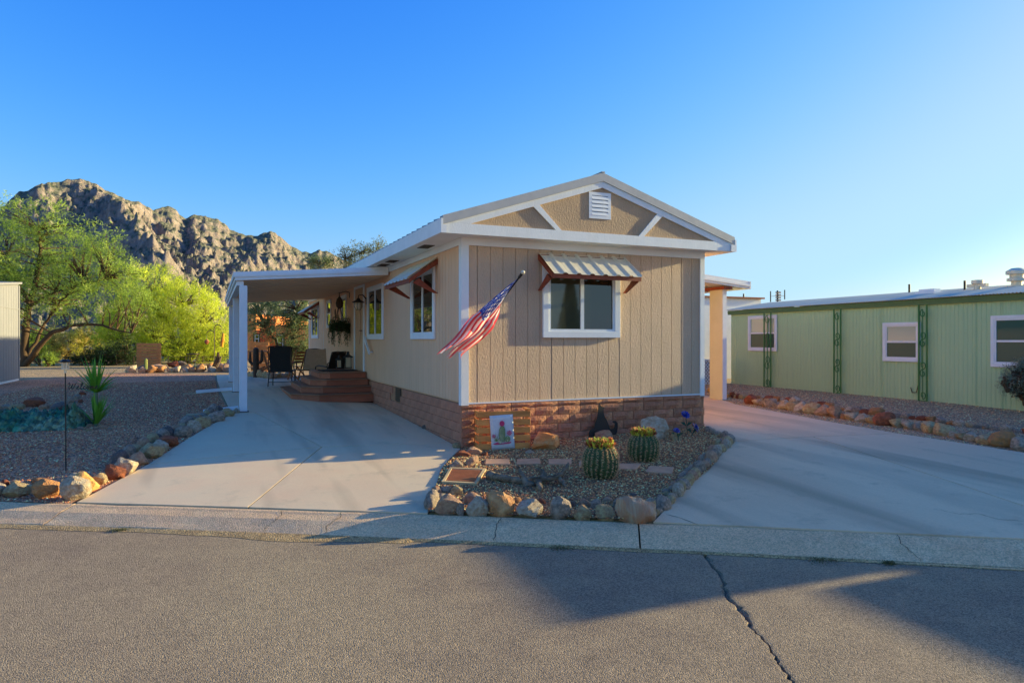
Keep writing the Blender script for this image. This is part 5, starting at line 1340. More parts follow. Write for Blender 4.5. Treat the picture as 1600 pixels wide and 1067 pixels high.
def tree(name, label, cat, base, ells, F, pal, nclump, nleaf, ll=.10, lw=.028, crad=.42, up=0, trunks=(), seed=0, shell=.45, group=None, jitter=1.0, limbs=True, brown=.0, cvar=.25, outk=.6):
    r = np.random.RandomState(seed); t = thing(name, label, cat, base, group=group)
    E = [px_ell(e, F) for e in ells]; vol = np.array([e[1]*e[3] for e in E]); pr = vol/vol.sum()
    cl = []; outs = []
    for _ in range(nclump):
        e = E[r.choice(len(E), p=pr)]; v = r.normal(size=3); v /= np.linalg.norm(v); rr = (shell+(1-shell)*r.rand())**.7
        o_ = RV*float(v[0]*e[1]*rr)+FV*float(v[1]*e[2]*rr)+Vector((0, 0, float(v[2]*e[3]*rr))); c = e[0]+o_
        if c.z < base[2]+.15: c.z = base[2]+.15+r.rand()*.4
        cl.append(np.array(c)); outs.append(np.array(o_)/max(o_.length, .01))
    cl = np.array(cl); outs = np.array(outs); n = nclump*nleaf
    k = np.repeat(np.arange(nclump), nleaf)
    # leaves strung along little twigs in each clump
    ntw = 6; tw = r.normal(size=(nclump, ntw, 3))+outs[:, None]*outk+np.array([0, 0, up*.8]); tw /= np.linalg.norm(tw, axis=2)[..., None]
    ti = r.randint(0, ntw, n); a = r.rand(n)**.8
    cen = cl[k]+tw[k, ti]*(crad*a)[:, None]*r.uniform(.8, 1.2, (nclump,))[k][:, None]+r.normal(size=(n, 3))*crad*.10
    pal = np.array(pal); cc = pal[r.randint(0, len(pal), nclump)]*r.uniform(1-cvar, 1+cvar, (nclump, 1)); cols = cc[k]*r.uniform(.8, 1.2, (n, 1))
    leafmesh('crown', cen, ll, lw, cols, seed+1, up=up, out=tw[k, ti]*.8, parent=t, kind='stuff', jitter=jitter)
    mbt = MB(); mbb = MB(); rr_ = random.Random(seed)
    ends = []
    for tr in trunks:
        pts = [P(a_, b_, F+(f_ if len(q_) else 0)) for a_, b_, f_, *q_ in [(*x, 1) for x in tr[0]]]
        rads = [tr[1]+(tr[2]-tr[1])*i/(len(pts)-1) for i in range(len(pts))]
        pp = []; rd = []
        for i in range(len(pts)-1):
            for j in range(4):
                pp.append(pts[i].lerp(pts[i+1], j/4)+Vector((rr_.uniform(-1, 1), rr_.uniform(-1, 1), rr_.uniform(-1, 1)))*.05*(j > 0)); rd.append(rads[i]+(rads[i+1]-rads[i])*j/4)
        pp.append(pts[-1]); rd.append(rads[-1]); mbt.tube(pp, rd, 8); ends += pp[len(pp)//3:]
    if not trunks:
        c0 = Vector(base); ends = [c0]
        for e in E:
            mbt.tube([c0+Vector((rr_.uniform(-.2, .2), rr_.uniform(-.2, .2), -.1)), c0.lerp(e[0], .5)+Vector((rr_.uniform(-.2, .2), 0, .0)), e[0]], [.07, .045, .02], 6); ends.append(c0.lerp(e[0], .6)); ends.append(e[0])
    if mbt.v: mbt.build('trunk', M['bark'], t, smooth=2)
    if limbs:
        en = np.array([list(e) for e in ends])
        for i in range(0, nclump, 2):
            c = cl[i]; j = np.argmin(np.linalg.norm(en-c, axis=1)+(en[:, 2] > c[2])*.8); a_ = Vector(en[j]); b_ = Vector(c)
            if (b_-a_).length > 2.6: continue
            m_ = a_.lerp(b_, .5)+Vector((rr_.uniform(-.15, .15), rr_.uniform(-.15, .15), rr_.uniform(.0, .25)))
            mbb.tube([a_, m_, b_], [.035, .022, .008], 4, cap=False)
        o = mbb.build('branches', M['bark'], t, fixn=False); o['kind'] = 'stuff'
    return t
def gb_(px, py, F): p = P(px, py, F); return (p.x, p.y, zg(p.x, p.y))
MES = [(.38, .50, .07), (.30, .41, .06), (.48, .58, .09), (.22, .31, .05)]
tree('mesquite_tree', 'large feathery green mesquite tree with dark leaning trunks right of the white shed', 'tree', gb_(42, 566, 33),
     [(25, 395, 65, 60), (70, 345, 42, 34), (95, 385, 60, 48), (150, 415, 58, 40), (190, 440, 48, 26), (60, 455, 80, 44), (140, 468, 75, 32), (-30, 440, 60, 80, -2), (100, 425, 80, 50, 2), (200, 475, 50, 22), (15, 345, 26, 34), (160, 385, 30, 22)], 33, MES, 640, 78, .13, .03, .62, up=.15, seed=3,
     trunks=[([(38, 572, 0), (40, 520, 0), (46, 475, .3), (58, 430, .5), (62, 400, 0), (60, 360, 0)], .20, .05), ([(34, 574, 0), (58, 545, -.2), (80, 520, -.4), (115, 508, 0), (160, 508, .3), (205, 520, 0)], .16, .03), ([(40, 565, 0), (60, 525, .2), (75, 500, .5), (95, 470, 0), (130, 440, 0)], .09, .03), ([(46, 478, 0), (80, 460, 0), (120, 446, 0), (165, 436, 0)], .08, .02), ([(46, 480, 0), (25, 430, 0), (10, 400, 0)], .09, .03)])
YEL = [(.72, .76, .07), (.64, .70, .06), (.80, .82, .10), (.52, .60, .05)]
tree('palo_verde_tree', 'broad bright yellow green palo verde left of the patio posts', 'tree', gb_(285, 572, 38),
     [(240, 455, 50, 34), (285, 480, 50, 36), (320, 505, 42, 42), (270, 530, 62, 40), (215, 505, 55, 40), (345, 540, 26, 34), (190, 530, 40, 32), (300, 550, 50, 22), (325, 565, 30, 14)], 38, YEL, 720, 90, .17, .026, .60, up=.75, seed=5, cvar=.22, outk=1.0)
tree('shrub', 'dark green shrub under the mesquite left of the cedar pallet screen', 'shrub', gb_(175, 572, 35),
     [(175, 555, 32, 18), (150, 562, 28, 15), (200, 550, 24, 20), (130, 566, 16, 9)], 35, [(.05, .085, .02), (.04, .065, .02), (.08, .11, .03)], 170, 70, .10, .03, .40, seed=7)
tree('shrub', 'yellow flowering looking brush below the long mesquite limb', 'shrub', gb_(110, 565, 40),
     [(112, 540, 36, 22), (95, 550, 24, 15), (135, 528, 22, 14), (80, 535, 20, 20)], 40, [(.55, .48, .07), (.42, .42, .06), (.60, .45, .12)], 170, 70, .14, .03, .45, up=.6, seed=9)
tree('shrub', 'dim green shrub beside the mesquite trunk foot behind the white shed', 'shrub', gb_(62, 575, 34),
     [(55, 540, 14, 26), (84, 572, 10, 6)], 34.5, MES, 80, 70, .10, .03, .35, seed=10)
OLV = [(.19, .25, .09), (.14, .19, .065), (.30, .35, .14), (.10, .14, .05)]
tree('mesquite_tree', 'olive green mesquite beyond the patio between posts and house', 'tree', gb_(448, 580, 34),
     [(455, 480, 35, 28), (420, 492, 32, 20), (470, 520, 28, 36), (440, 520, 30, 20), (405, 512, 24, 12), (478, 480, 20, 24), (475, 560, 22, 18), (400, 478, 16, 10)], 34, OLV, 300, 75, .10, .03, .48, seed=12,
     trunks=[([(438, 582, 0), (442, 550, 0), (430, 530, 0), (415, 512, 0)], .10, .03), ([(440, 580, 0), (455, 545, 0), (462, 515, 0), (465, 485, 0)], .10, .03)])
tree('tree', 'sparse pale tree top rising behind the roof of the tan home', 'tree', gb_(565, 560, 46),
     [(562, 398, 26, 18), (540, 405, 18, 12), (588, 388, 16, 12), (570, 430, 40, 22)], 46, [(.26, .27, .12), (.20, .22, .09)], 230, 34, .16, .035, .55, up=.4, seed=14, shell=.2)
tree('tree', 'green tree crown low behind the mountain side end of the tan home', 'tree', gb_(500, 565, 50),
     [(498, 412, 16, 10), (520, 408, 10, 6)], 50, OLV, 60, 50, .14, .035, .5, seed=16)
tree('creosote_bush', 'low green creosote bush beyond the gravel at the wire fence', 'shrub', gb_(75, 576, 33), [(76, 572, 8, 5)], 33, MES, 30, 50, .08, .03, .25, seed=18)
SAG = [(.34, .38, .26), (.27, .31, .20), (.44, .48, .34), (.19, .23, .14)]
p = NP(na(1603)[0], -.75, 0)
Fb = (p-CAM).dot(FV)
tree('sage_shrub', 'silvery grey green sage shrub at the right edge before the green wall', 'shrub', (p.x, p.y, zg(p.x, p.y)),
     [(1600, 588, 30, 22), (1580, 600, 14, 14), (1615, 575, 22, 18), (1612, 610, 24, 16)], Fb, SAG, 330, 42, .030, .014, .13, seed=20,
     trunks=[([(1603, 642, 0), (1598, 625, 0), (1586, 608, 0)], .02, .008), ([(1603, 642, 0), (1606, 620, 0), (1610, 600, 0)], .02, .008), ([(1598, 622, 0), (1590, 618, 0), (1574, 612, 0)], .012, .005)])
# far scrub between yard and mountain
r_ = np.random.RandomState(5); n = 2600; Fv = 60+500*r_.rand(n)**1.5; uu = r_.uniform(-1.0, -.1, n)
cen = []; 
for F_, u_ in zip(Fv, uu):
    c = CAM+FV*float(F_)+RV*float(F_*u_); s_ = r_.uniform(.8, 2.2)
    for _ in range(16): cen.append((c.x+r_.normal()*s_*.5, c.y+r_.normal()*s_*.5, .3+abs(r_.normal())*s_*.5))
cen = np.array(cen); nn_ = len(cen)
o = leafmesh('desert_scrub', cen, .9, .45, np.array([(.11, .125, .045), (.15, .15, .06), (.08, .10, .035)])[r_.randint(0, 3, nn_)], 6, up=.4)
tag(o, 'desert scrub covering the flat land below the mountain', 'scrub', kind='stuff')
# sunlit earth bank behind the wire fence
k = MB(); vs = []; n1, n2 = 40, 10
for i in range(n1+1):
    for j in range(n2+1):
        q = P(-120+330*i/n1, 570, 41+7*j/n2); h = math.sin(math.pi*min(1, j/n2*.6))*(.9+.5*math.sin(i*.5)+.3*mn.noise(Vector((i*.4, j*.4, 0)))); vs.append(Vector((q.x, q.y, zg(q.x, q.y)-.05+max(0, h))))
k.add(vs, [(i*(n2+1)+j, (i+1)*(n2+1)+j, (i+1)*(n2+1)+j+1, i*(n2+1)+j+1) for i in range(n1) for j in range(n2)])
M['bank'] = mat('sandy bank', (.46, .36, .23), .95, (.30, .24, .14), 1.5, 1, 6, bdist=.1); tag(k.build('earth_bank', M['bank'], None, smooth=2), kind='structure')
# ------------------------------------------------------------------ shed at the left
s0 = Vector((-8.94, 16.73, .2)); F_s = (s0-CAM).dot(FV)
sd_ = thing('shed', 'tall white utility shed at the left picture edge', 'shed', s0)
zt = P(30, 444, F_s).z; zb_ = zg(s0.x, s0.y)-.02; SL = .085
frS = Matrix(((0, -1, 0), (-1, 0, 0), (0, 0, 1))).transposed().to_4x4(); frS.translation = Vector((s0.x, s0.y, 0))
def spr(x0, x1, y0, y1, za, zo, nm, m_, par):
    k = MB(); k.hexa([frS @ Vector(v) for v in ((x0, y0, za), (x1, y0, za), (x1, y1, za), (x0, y1, za))], [frS @ Vector(v) for v in ((x0, y0, zt-SL*x0-zo), (x1, y0, zt-SL*x1-zo), (x1, y1, zt-SL*x1-zo), (x0, y1, zt-SL*x0-zo))]); return k.build(nm, M[m_], par)
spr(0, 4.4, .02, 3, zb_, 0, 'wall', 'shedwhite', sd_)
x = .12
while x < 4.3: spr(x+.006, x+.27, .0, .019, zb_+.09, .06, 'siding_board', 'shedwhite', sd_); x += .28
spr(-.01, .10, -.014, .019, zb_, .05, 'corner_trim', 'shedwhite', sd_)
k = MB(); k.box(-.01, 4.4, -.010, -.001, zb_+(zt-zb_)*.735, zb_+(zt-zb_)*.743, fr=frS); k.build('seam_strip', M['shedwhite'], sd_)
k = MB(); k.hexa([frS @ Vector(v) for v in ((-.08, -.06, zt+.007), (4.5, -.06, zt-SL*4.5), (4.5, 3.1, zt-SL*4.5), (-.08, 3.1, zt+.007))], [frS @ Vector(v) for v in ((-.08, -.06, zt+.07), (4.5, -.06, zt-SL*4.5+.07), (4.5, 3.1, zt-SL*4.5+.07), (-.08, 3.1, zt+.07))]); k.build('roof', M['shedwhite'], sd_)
k = MB(); k.box(.10, 4.4, -.008, .019, zb_-.0, zb_+.085, fr=frS); k.build('base_trim', M['soffit'], sd_)
# ------------------------------------------------------------------ orange house behind the patio
oh = thing('adobe_house', 'orange stucco flat roofed house beyond the patio trees', 'house', gb_(410, 560, 46))
M['adobe'] = mat('orange stucco', (.62, .26, .12), .9, (.54, .22, .10), 1.5, .4, 10)
def obox(x0, x1, yt, F0, F1, nm='wall'):
    a, b = P(x0, 565, F0), P(x1, 565, F0); z1_ = P(x0, yt, F0).z
    k = MB(); k.hexa([Vector((q.x, q.y, .1)) for q in (a, b, b+FV*(F1-F0), a+FV*(F1-F0))], [Vector((q.x, q.y, z1_)) for q in (a, b, b+FV*(F1-F0), a+FV*(F1-F0))]); return k.build(nm, M['adobe'], oh)
obox(356, 400, 491, 46, 56); obox(400.5, 430, 498, 47, 56); obox(430.5, 500, 508, 46, 54)
for x0, x1, y0, y1 in ((396, 407, 521, 538), (431, 445, 521, 551)):
    for_ = Matrix((RV, -FV, Vector((0, 0, 1)))).transposed().to_4x4(); q = P(x0, y1, 45.95); for_.translation = q
    window(oh, for_, (x1-x0)/FPX*46, (y1-y0)/FPX*46, 'hung', cas=.10, proud=.05, trimmat='bronze')
k = MB(); 
for i in range(5):
    q = P(362+i*8, 500, 45.9); k.beam(q, q-FV*.4, .16, .16)
k.build('roof_beam_end', M['bark'], oh)
# ------------------------------------------------------------------ far edge of the yard
M['cactus_p'] = mat('pale cactus', (.19, .25, .09), .7, (.14, .20, .07), 10)
M['agave'] = mat('blue agave', (.10, .17, .14), .6, (.07, .13, .10), 6)
def screen(px0, px1, yt, yb, F, label, n=8, mt='cedar_far', posts=True):
    a = P(px0, yb, F); b = P(px1, yb, F); zb0 = zg(a.x, a.y)+.03; zt_ = P(px0, yt, F).z; t = thing('slat_screen', label, 'screen', (a.x, a.y, zb0)); ax_ = (b-a); ax_.z = 0; w = ax_.length; ax_.normalize(); nn = Vector((ax_.y, -ax_.x, 0))
    fr = Matrix((ax_, -nn, Vector((0, 0, 1)))).transposed().to_4x4(); fr.translation = Vector((a.x, a.y, 0)); h = (zt_-zb0)/n
    for j in range(n):
        k = MB(); k.box(rng.uniform(-.02, 0), w+rng.uniform(0, .02), rng.uniform(-.006, 0), .02, zb0+h*j+.007, zb0+h*(j+1)-.007, fr=fr); k.build('slat', M[mt], t)
    for x in (.08, w-.16):
        k = MB(); k.box(x, x+.08, .0205, .07, zb0-.1, zt_, fr=fr); k.build('post', M[mt], t)
    return t
screen(213.5, 251, 536, 574, 31.5, 'square cedar slat screen standing among far yard cacti', 8)
screen(392, 420, 534, 576, 27.5, 'orange cedar slat screen behind the metal cactus sculpture', 7, 'cedar')
border([(198, 583), (260, 582), (330, 581), (384, 581)], .30, ['white', 'white', 'tan', 'orange', 'pink'], 'stone edging the far side of the brown gravel', 'stones along the far edge of the brown gravel', rows=2, kind='chunk', over=.95)
border([(386, 588), (420, 592), (455, 590)], .26, ['white', 'tan'], 'stone at the back of the patio', 'pale stones at the back of the patio', rows=1, kind='chunk')
for px, py, w, h, c, lb in ((243, 577, 26, 8, 'pink', 'long dark pink rock at the foot of the square slat screen'), (268, 574, 20, 10, 'rust', 'brown rock right of the square slat screen'), (290, 578, 22, 9, 'orange', 'orange red rock under the little round plant stand'), (327, 575, 14, 8, 'orange', 'bright orange rock below the hanging wind spinner'), (318, 577, 9, 6, 'white', 'white rock left of the bright orange one'), (280, 572, 18, 8, 'dark', 'dark rock behind the orange red one'),
  (345, 575, 14, 7, 'pink', 'pinkish rock at the foot of the shepherd hook'), (222, 577, 18, 7, 'dark', 'dark rock left of the small pale column cactus'), (360, 572, 14, 12, 'grey', 'grey rock pile just left of the patio posts')):
    put(px, py, w, h, c, 'chunk', lb)
def colcact(px, yb, yt, wpx, label, arms=()):
    b = G(px, yb); F = (b-CAM).dot(FV); h = (yb-yt)/FPX*F; R_ = wpx/2/FPX*F; t = thing('column_cactus', label, 'cactus', b)
    def rib(pts, rr):
        k = MB(); n = 20; base = len(k.v); 
        k.tube(pts, [rr*(.9 if i == 0 else 1) for i in range(len(pts)-1)]+[rr*.35], n)
        for i in range(0, len(k.v)):
            c_ = pts[i//n]
            if (i % 2): k.v[i] = Vector(c_)+(k.v[i]-Vector(c_))*.84
        return k
    rib([b+Vector((0, 0, -.05)), b+Vector((0, 0, h*.4)), b+Vector((0, 0, h*.9)), b+Vector((0, 0, h))], R_).build('stem', M['cactus_p'], t)
    return t
colcact(228, 580, 560, 5, 'small pale column cactus before the square slat screen')
colcact(249, 574, 552, 6, 'taller dim column cactus at the right side of the square slat screen')
def agave(px, py, rpx, label, n=22, mt='agave', nm='agave', seed=0, up=.9):
    b = G(px, py); F = (b-CAM).dot(FV); R_ = rpx/FPX*F; r = random.Random(seed); t = thing(nm, label, 'plant', b)
    for i in range(n):
        a = 2*math.pi*i/n*2.4; e = up*r.uniform(.35, 1.25); d = Vector((math.cos(a)*math.cos(e), math.sin(a)*math.cos(e), math.sin(e))); s_ = Vector((-math.sin(a), math.cos(a), 0)); nn = d.cross(s_); L_ = R_*r.uniform(.8, 1.1); w = R_*.10
        k = MB(); p0 = b+Vector((0, 0, .02)); p1 = p0+d*L_*.5; p2 = p0+d*L_-Vector((0, 0, L_*.05))
        k.add([p0-s_*w*.7, p0+s_*w*.7, p1+s_*w, p1-s_*w, p2, p1+nn*w*.5, p0+nn*w*.5], [(0, 1, 6), (1, 2, 5, 6), (0, 6, 5, 3), (2, 4, 5), (3, 5, 4), (0, 3, 2, 1), (3, 4, 2)]); k.build('leaf', M[mt], t)
    return t
agave(303, 577, 12, 'spiky blue grey agave below the little round plant stand', seed=1)
agave(243, 571, 14, 'dark spiky agave beside the taller column cactus', seed=2, n=18)
# plant stand, shepherd hook with hangings
b = P(302, 566, 32); b = Vector((b.x, b.y, zg(b.x, b.y))); t = thing('plant_stand', 'little round metal plant stand with thin legs at the far yard edge', 'plant stand', b)
zt_ = P(302, 553, 32).z; k = MB(); k.lathe([(.24, 0), (.27, .03), (.27, .06), (.24, .05)], (b.x, b.y, zt_-.04), 18); k.build('dish', M['bronze'], t)
for i in range(4): a = i*math.pi/2+.6; k = MB(); k.tube([(b.x+.22*math.cos(a), b.y+.22*math.sin(a), zt_-.03), (b.x+.24*math.cos(a), b.y+.24*math.sin(a), b.z)], .012, 6); k.build('leg', M['bronze'], t)
Fh = 31.0; b = P(335, 570, Fh); t = thing('shepherd_hook', 'tall double shepherd hook standing before the palo verde', 'garden hook', (b.x, b.y, zg(b.x, b.y)))
def arc(cx, cy, r0x, r0y, a0, a1, n=10): return [P(cx+r0x*math.cos(a0+(a1-a0)*i/n), cy-r0y*math.sin(a0+(a1-a0)*i/n), Fh) for i in range(n+1)]
k = MB(); k.tube([Vector((b.x, b.y, zg(b.x, b.y)-.1)), P(335, 515, Fh)]+arc(340.5, 513, 5.5, 5.5, math.pi, .3), .02, 6); k.build('pole', M['bronze'], t, smooth=True)
k = MB(); k.tube(arc(329, 522, 6, 5.5, 0, math.pi*.95), .018, 6); k.build('arm', M['bronze'], t, smooth=True)
c = P(323, 534, Fh); t = thing('wind_spinner', 'dark star shaped ball hanging from the left arm of the shepherd hook', 'garden ornament', c); k = MB(); k.lathe([(.01, -.12), (.07, -.07), (.11, 0), (.07, .07), (.01, .12)], c, 8); k.build('ball', M['rust'] if 'rust' in M else RK['rust'], t); k = MB(); k.tube([c+Vector((0, 0, .1)), P(323, 523, Fh)], .008, 4); k.build('chain', M['bronze'], t)
c = P(348, 532, Fh); t = thing('feeder', 'long yellow tube feeder hanging at the right of the shepherd hook', 'bird feeder', c); M['amber'] = mat('amber tube', (.62, .36, .03), .4, (.40, .14, .03), 4); k = MB(); k.tube([P(349, 521, Fh), P(347.6, 532, Fh), P(346.5, 542, Fh)], [.06, .085, .07], 10); k.build('tube', M['amber'], t); k = MB(); k.tube([P(349, 521, Fh), P(346, 512, Fh)], .006, 4); k.build('cord', M['bronze'], t)
# gnarled sticks
t = thing('driftwood', 'upright gnarled dead branch among the stones left of the patio posts', 'driftwood', G(345, 574))
F_ = 30.6; k = MB(); k.tube([P(334, 575, F_), P(338, 566, F_), P(341, 556, F_), P(341, 550, F_)], [.12, .10, .07, .04], 7); k.build('branch', M['bark'], t); k = MB(); k.tube([P(338, 573, F_), P(343, 564, F_), P(346, 557, F_)], [.07, .05, .025], 6); k.build('branch', M['drift'], t)
# wire fence
wf = thing('wire_fence', 'low thin wire fence at the edge of the far yard', 'fence', gb_(200, 570, 34.5))
for i in range(14):
    q = P(20+i*27, 568, 34.5); z = zg(q.x, q.y); k = MB(); k.tube([(q.x, q.y, z-.1), (q.x, q.y, z+.46)], .02, 5); k.build('fence_post', M['bronze'], wf)
for z_ in (.44, .22):
    k = MB(); pts = []
    for i in range(14): q = P(20+i*27, 568, 34.5); pts.append((q.x, q.y, zg(q.x, q.y)+z_))
    k.tube(pts, .012, 4); k.build('wire', M['bronze'], wf)
# ------------------------------------------------------------------ left front yard: solar lamp, welcome sign, yucca, turquoise slab
b = G(103, 736); Fl = (b-CAM).dot(FV); b = Vector((b.x, b.y, zg(b.x, b.y)))
t = thing('solar_lamp', 'black solar garden lantern on a thin stake in the brown gravel', 'garden lamp', b)
top_ = P(102, 577, Fl); k = MB(); k.tube([b-Vector((0, 0, .1)), top_], .0075, 8); k.build('stake', M['black'], t)
s_ = Fl/FPX; k = MB(); k.lathe([(1.6*s_, -1*s_), (1.8*s_, 0), (1.8*s_, 5*s_), (3.4*s_, 6*s_), (3.4*s_, 7*s_)], top_-Vector((0, 0, 5*s_)), 14); k.build('collar', M['galv'], t)
k = MB(); k.lathe([(4.0*s_, 2*s_), (4.0*s_, 11*s_)], top_, 12); M['frost'] = mat('frosted lantern glass', (.45, .42, .38), .25, spec=.6); k.build('lantern_glass', M['frost'], t, smooth=True)
for i in range(6): a = i*math.pi/3; k = MB(); k.beam(top_+Vector((4.6*s_*math.cos(a), 4.6*s_*math.sin(a), 1.5*s_)), top_+Vector((5.2*s_*math.cos(a), 5.2*s_*math.sin(a), 11.5*s_)), 1.1*s_, 1.1*s_, (1, .1, 0)); k.build('lantern_bar', M['galv'], t)
k = MB(); k.lathe([(5.2*s_, 0), (5.4*s_, 1.6*s_), (3*s_, 2*s_)], top_, 16); k.build('lantern_base', M['galv'], t)
k = MB(); k.lathe([(4.4*s_, 10.6*s_), (8.0*s_, 11.6*s_), (8.2*s_, 12.4*s_), (5.0*s_, 15.2*s_), (4.4*s_, 15.6*s_)], top_, 6); k.build('cap', M['black'], t)
ws = thing('welcome_sign', 'thin black wire script sign reading Welcome, fixed to the lamp stake', 'sign', P(104, 604, Fl))
L8 = {'W': [[(0, 8), (2, 9.5), (2.5, 7), (1.6, 3), (2.2, .6), (4.6, 4), (6.2, 8.4), (5.2, 3.2), (5.8, .6), (8.2, 4), (9.6, 8.6), (11, 9.4)]], 'e': [[(0, 1.6), (2.6, 3.2), (3, 4.6), (1.8, 4.9), (.9, 3), (1.3, .8), (2.8, .5), (4.6, 2)]], 'l': [[(0, 1.6), (2.6, 5.5), (3, 9), (1.9, 9.2), (1.2, 5), (1.5, .8), (2.6, .4), (4, 2)]],
      'c': [[(0, 1.6), (1.6, 4.2), (3, 4.6), (1.6, 4.6), (1, 2.6), (1.6, .6), (3, .5), (4.4, 1.8)]], 'o': [[(0, 1.8), (1.6, 4.6), (.8, 2.4), (1.6, .4), (3, 1.2), (3.2, 3.6), (1.8, 4.7), (2.8, 4), (4.6, 4)]], 'm': [[(0, 3.4), (1, 4.8), (.8, .4), (1.4, 3.4), (2.6, 4.8), (2.8, .4), (3.4, 3.6), (4.6, 4.8), (4.9, .8), (6.2, 1.8)]]}
x0 = 0; k = MB()
for ch, adv in zip('Welcome', (11, 4.4, 3.9, 4.3, 4.6, 6.1, 4.4)):
    for st_ in L8[ch]:
        pts = []
        for a, b2 in zip(st_, st_[1:]):
            for i in range(3): pts.append((a[0]+(b2[0]-a[0])*i/3, a[1]+(b2[1]-a[1])*i/3))
        pts.append(st_[-1]); k.tube([P(105+(x0+q[0]+.12*q[1])*1.25, 609-q[1]*1.15-(x0*.02), Fl-.0) for q in pts], .0048, 5)
    x0 += adv
k.build('script_letters', M['black'], ws, smooth=True)
yb_ = G(150, 666); Fy = (yb_-CAM).dot(FV); sy = Fy/FPX; yb_ = Vector((yb_.x, yb_.y, zg(yb_.x, yb_.y)))
yc = thing('yucca', 'bright green two tiered yucca with strap leaves in the brown gravel', 'plant', yb_)
M['yucca'] = mat('yucca leaf', (.15, .40, .05), .5, (.09, .28, .04), 8, stretch=(1, 1, .3), transl=.25)
k = MB(); k.tube([yb_-Vector((0, 0, .05)), yb_+Vector((.01, 0, 30*sy)), yb_+Vector((0, 0, 58*sy))], [.03, .025, .02], 8); k.build('stem', M['agave'], yc)
r = random.Random(4)
for base_h, n, Lr, er in ((1, 60, (30, 56), (.85, 1.55)), (52, 64, (40, 66), (.25, 1.5))):
    for i in range(n):
        a = r.uniform(0, 6.283); e = r.uniform(*er); L_ = r.uniform(*Lr)*sy; c0 = yb_+Vector((0, 0, base_h*sy)); pts = []; d = Vector((math.cos(a)*math.cos(e), math.sin(a)*math.cos(e), math.sin(e))); s_ = Vector((-math.sin(a), math.cos(a), 0))
        p = c0+d*.02; g = (.085 if e < 1.0 else .03)*r.uniform(.5, 1.6); vs = []; n_ = 7; w0 = .011*r.uniform(.8, 1.3)
        for j in range(n_+1):
            w = w0*(1.0+.8*math.sin(math.pi*min(1, j/n_+.2)))*(1-(j/n_)**3); vs += [p-s_*w, p+s_*w]; p = p+d*L_/n_; d = (d-Vector((0, 0, g*j*.5))).normalized()
        k = MB(); k.add(vs, [(2*j, 2*j+1, 2*j+3, 2*j+2) for j in range(n_)]); o = k.build('leaf', M['yucca'], yc, fixn=False)
for i, (px, py, w) in enumerate(((115, 668, 12), (127, 666, 13), (138, 667, 10), (124, 672, 11), (108, 673, 9), (160, 670, 11), (170, 672, 8), (136, 674, 9), (147, 672, 8))):
    put(px, py, w, w*.5, ['grey', 'tan', 'pink'][i % 3], 'cob', '%s cobble in the little ring of stones around the yucca' % ['grey', 'tan', 'pinkish'][i % 3], 'stones ringing the yucca')
# turquoise slab
tq = thing('turquoise_rock', 'long low turquoise and teal slag rock lying at the left edge of the yard', 'rock', G(50, 672))
vs = []; n1, n2 = 90, 20
fr0, fr1 = G(-70, 679), G(112, 673)
for i in range(n1+1):
    for j in range(n2+1):
        t_ = i/n1; q = fr0.lerp(fr1, t_)+FV*(.85*j/n2); e = min(1, (1-t_)*9)*min(1, t_*9+.2); pr_ = math.sin(math.pi*min(1, .02+j/n2*.98))**.45
        h = .34*e*math.sin(math.pi*min(1, .02+j/n2*.98))**.8*(.85+.4*mn.noise(Vector((t_*14, j*.25, 0))))+.10*mn.noise(Vector((t_*30, j*.5, 3)))*pr_+.06*mn.noise(Vector((t_*70, j*1.1, 7)))*pr_
        vs.append(Vector((q.x, q.y, zg(q.x, q.y)+max(-.03, h-.02))) - FV*.06*pr_*0)
k = MB(); k.add(vs, [(i*(n2+1)+j, (i+1)*(n2+1)+j, (i+1)*(n2+1)+j+1, i*(n2+1)+j+1) for i in range(n1) for j in range(n2)]); k.build('slab', M['turq'], tq, smooth=2)
for i, (px, py, w, h) in enumerate(((48, 637, 34, 16), (88, 641, 26, 13), (22, 641, 22, 10), (66, 640, 16, 8), (6, 641, 18, 9), (108, 630, 12, 9), (118, 624, 12, 8), (127, 618, 11, 7), (112, 636, 11, 7), (136, 613, 10, 6), (98, 634, 12, 8), (124, 630, 10, 6))):
    put(px, py, w, h, ['tan', 'pink', 'grey', 'rust'][i % 4] if i > 4 else M and ['rust', 'dark', 'tan', 'pink', 'grey'][i], 'chunk', ['large brown mossy rock behind the turquoise slab', 'dark brown rock at the right end of the turquoise slab', 'tan rock along the top of the turquoise slab', 'pinkish rock between the brown rocks behind the turquoise slab', 'grey rock at the far left behind the turquoise slab'][i] if i < 5 else 'stone in the low pile running from the turquoise slab towards the yucca', None if i < 5 else 'stones between turquoise slab and yucca')
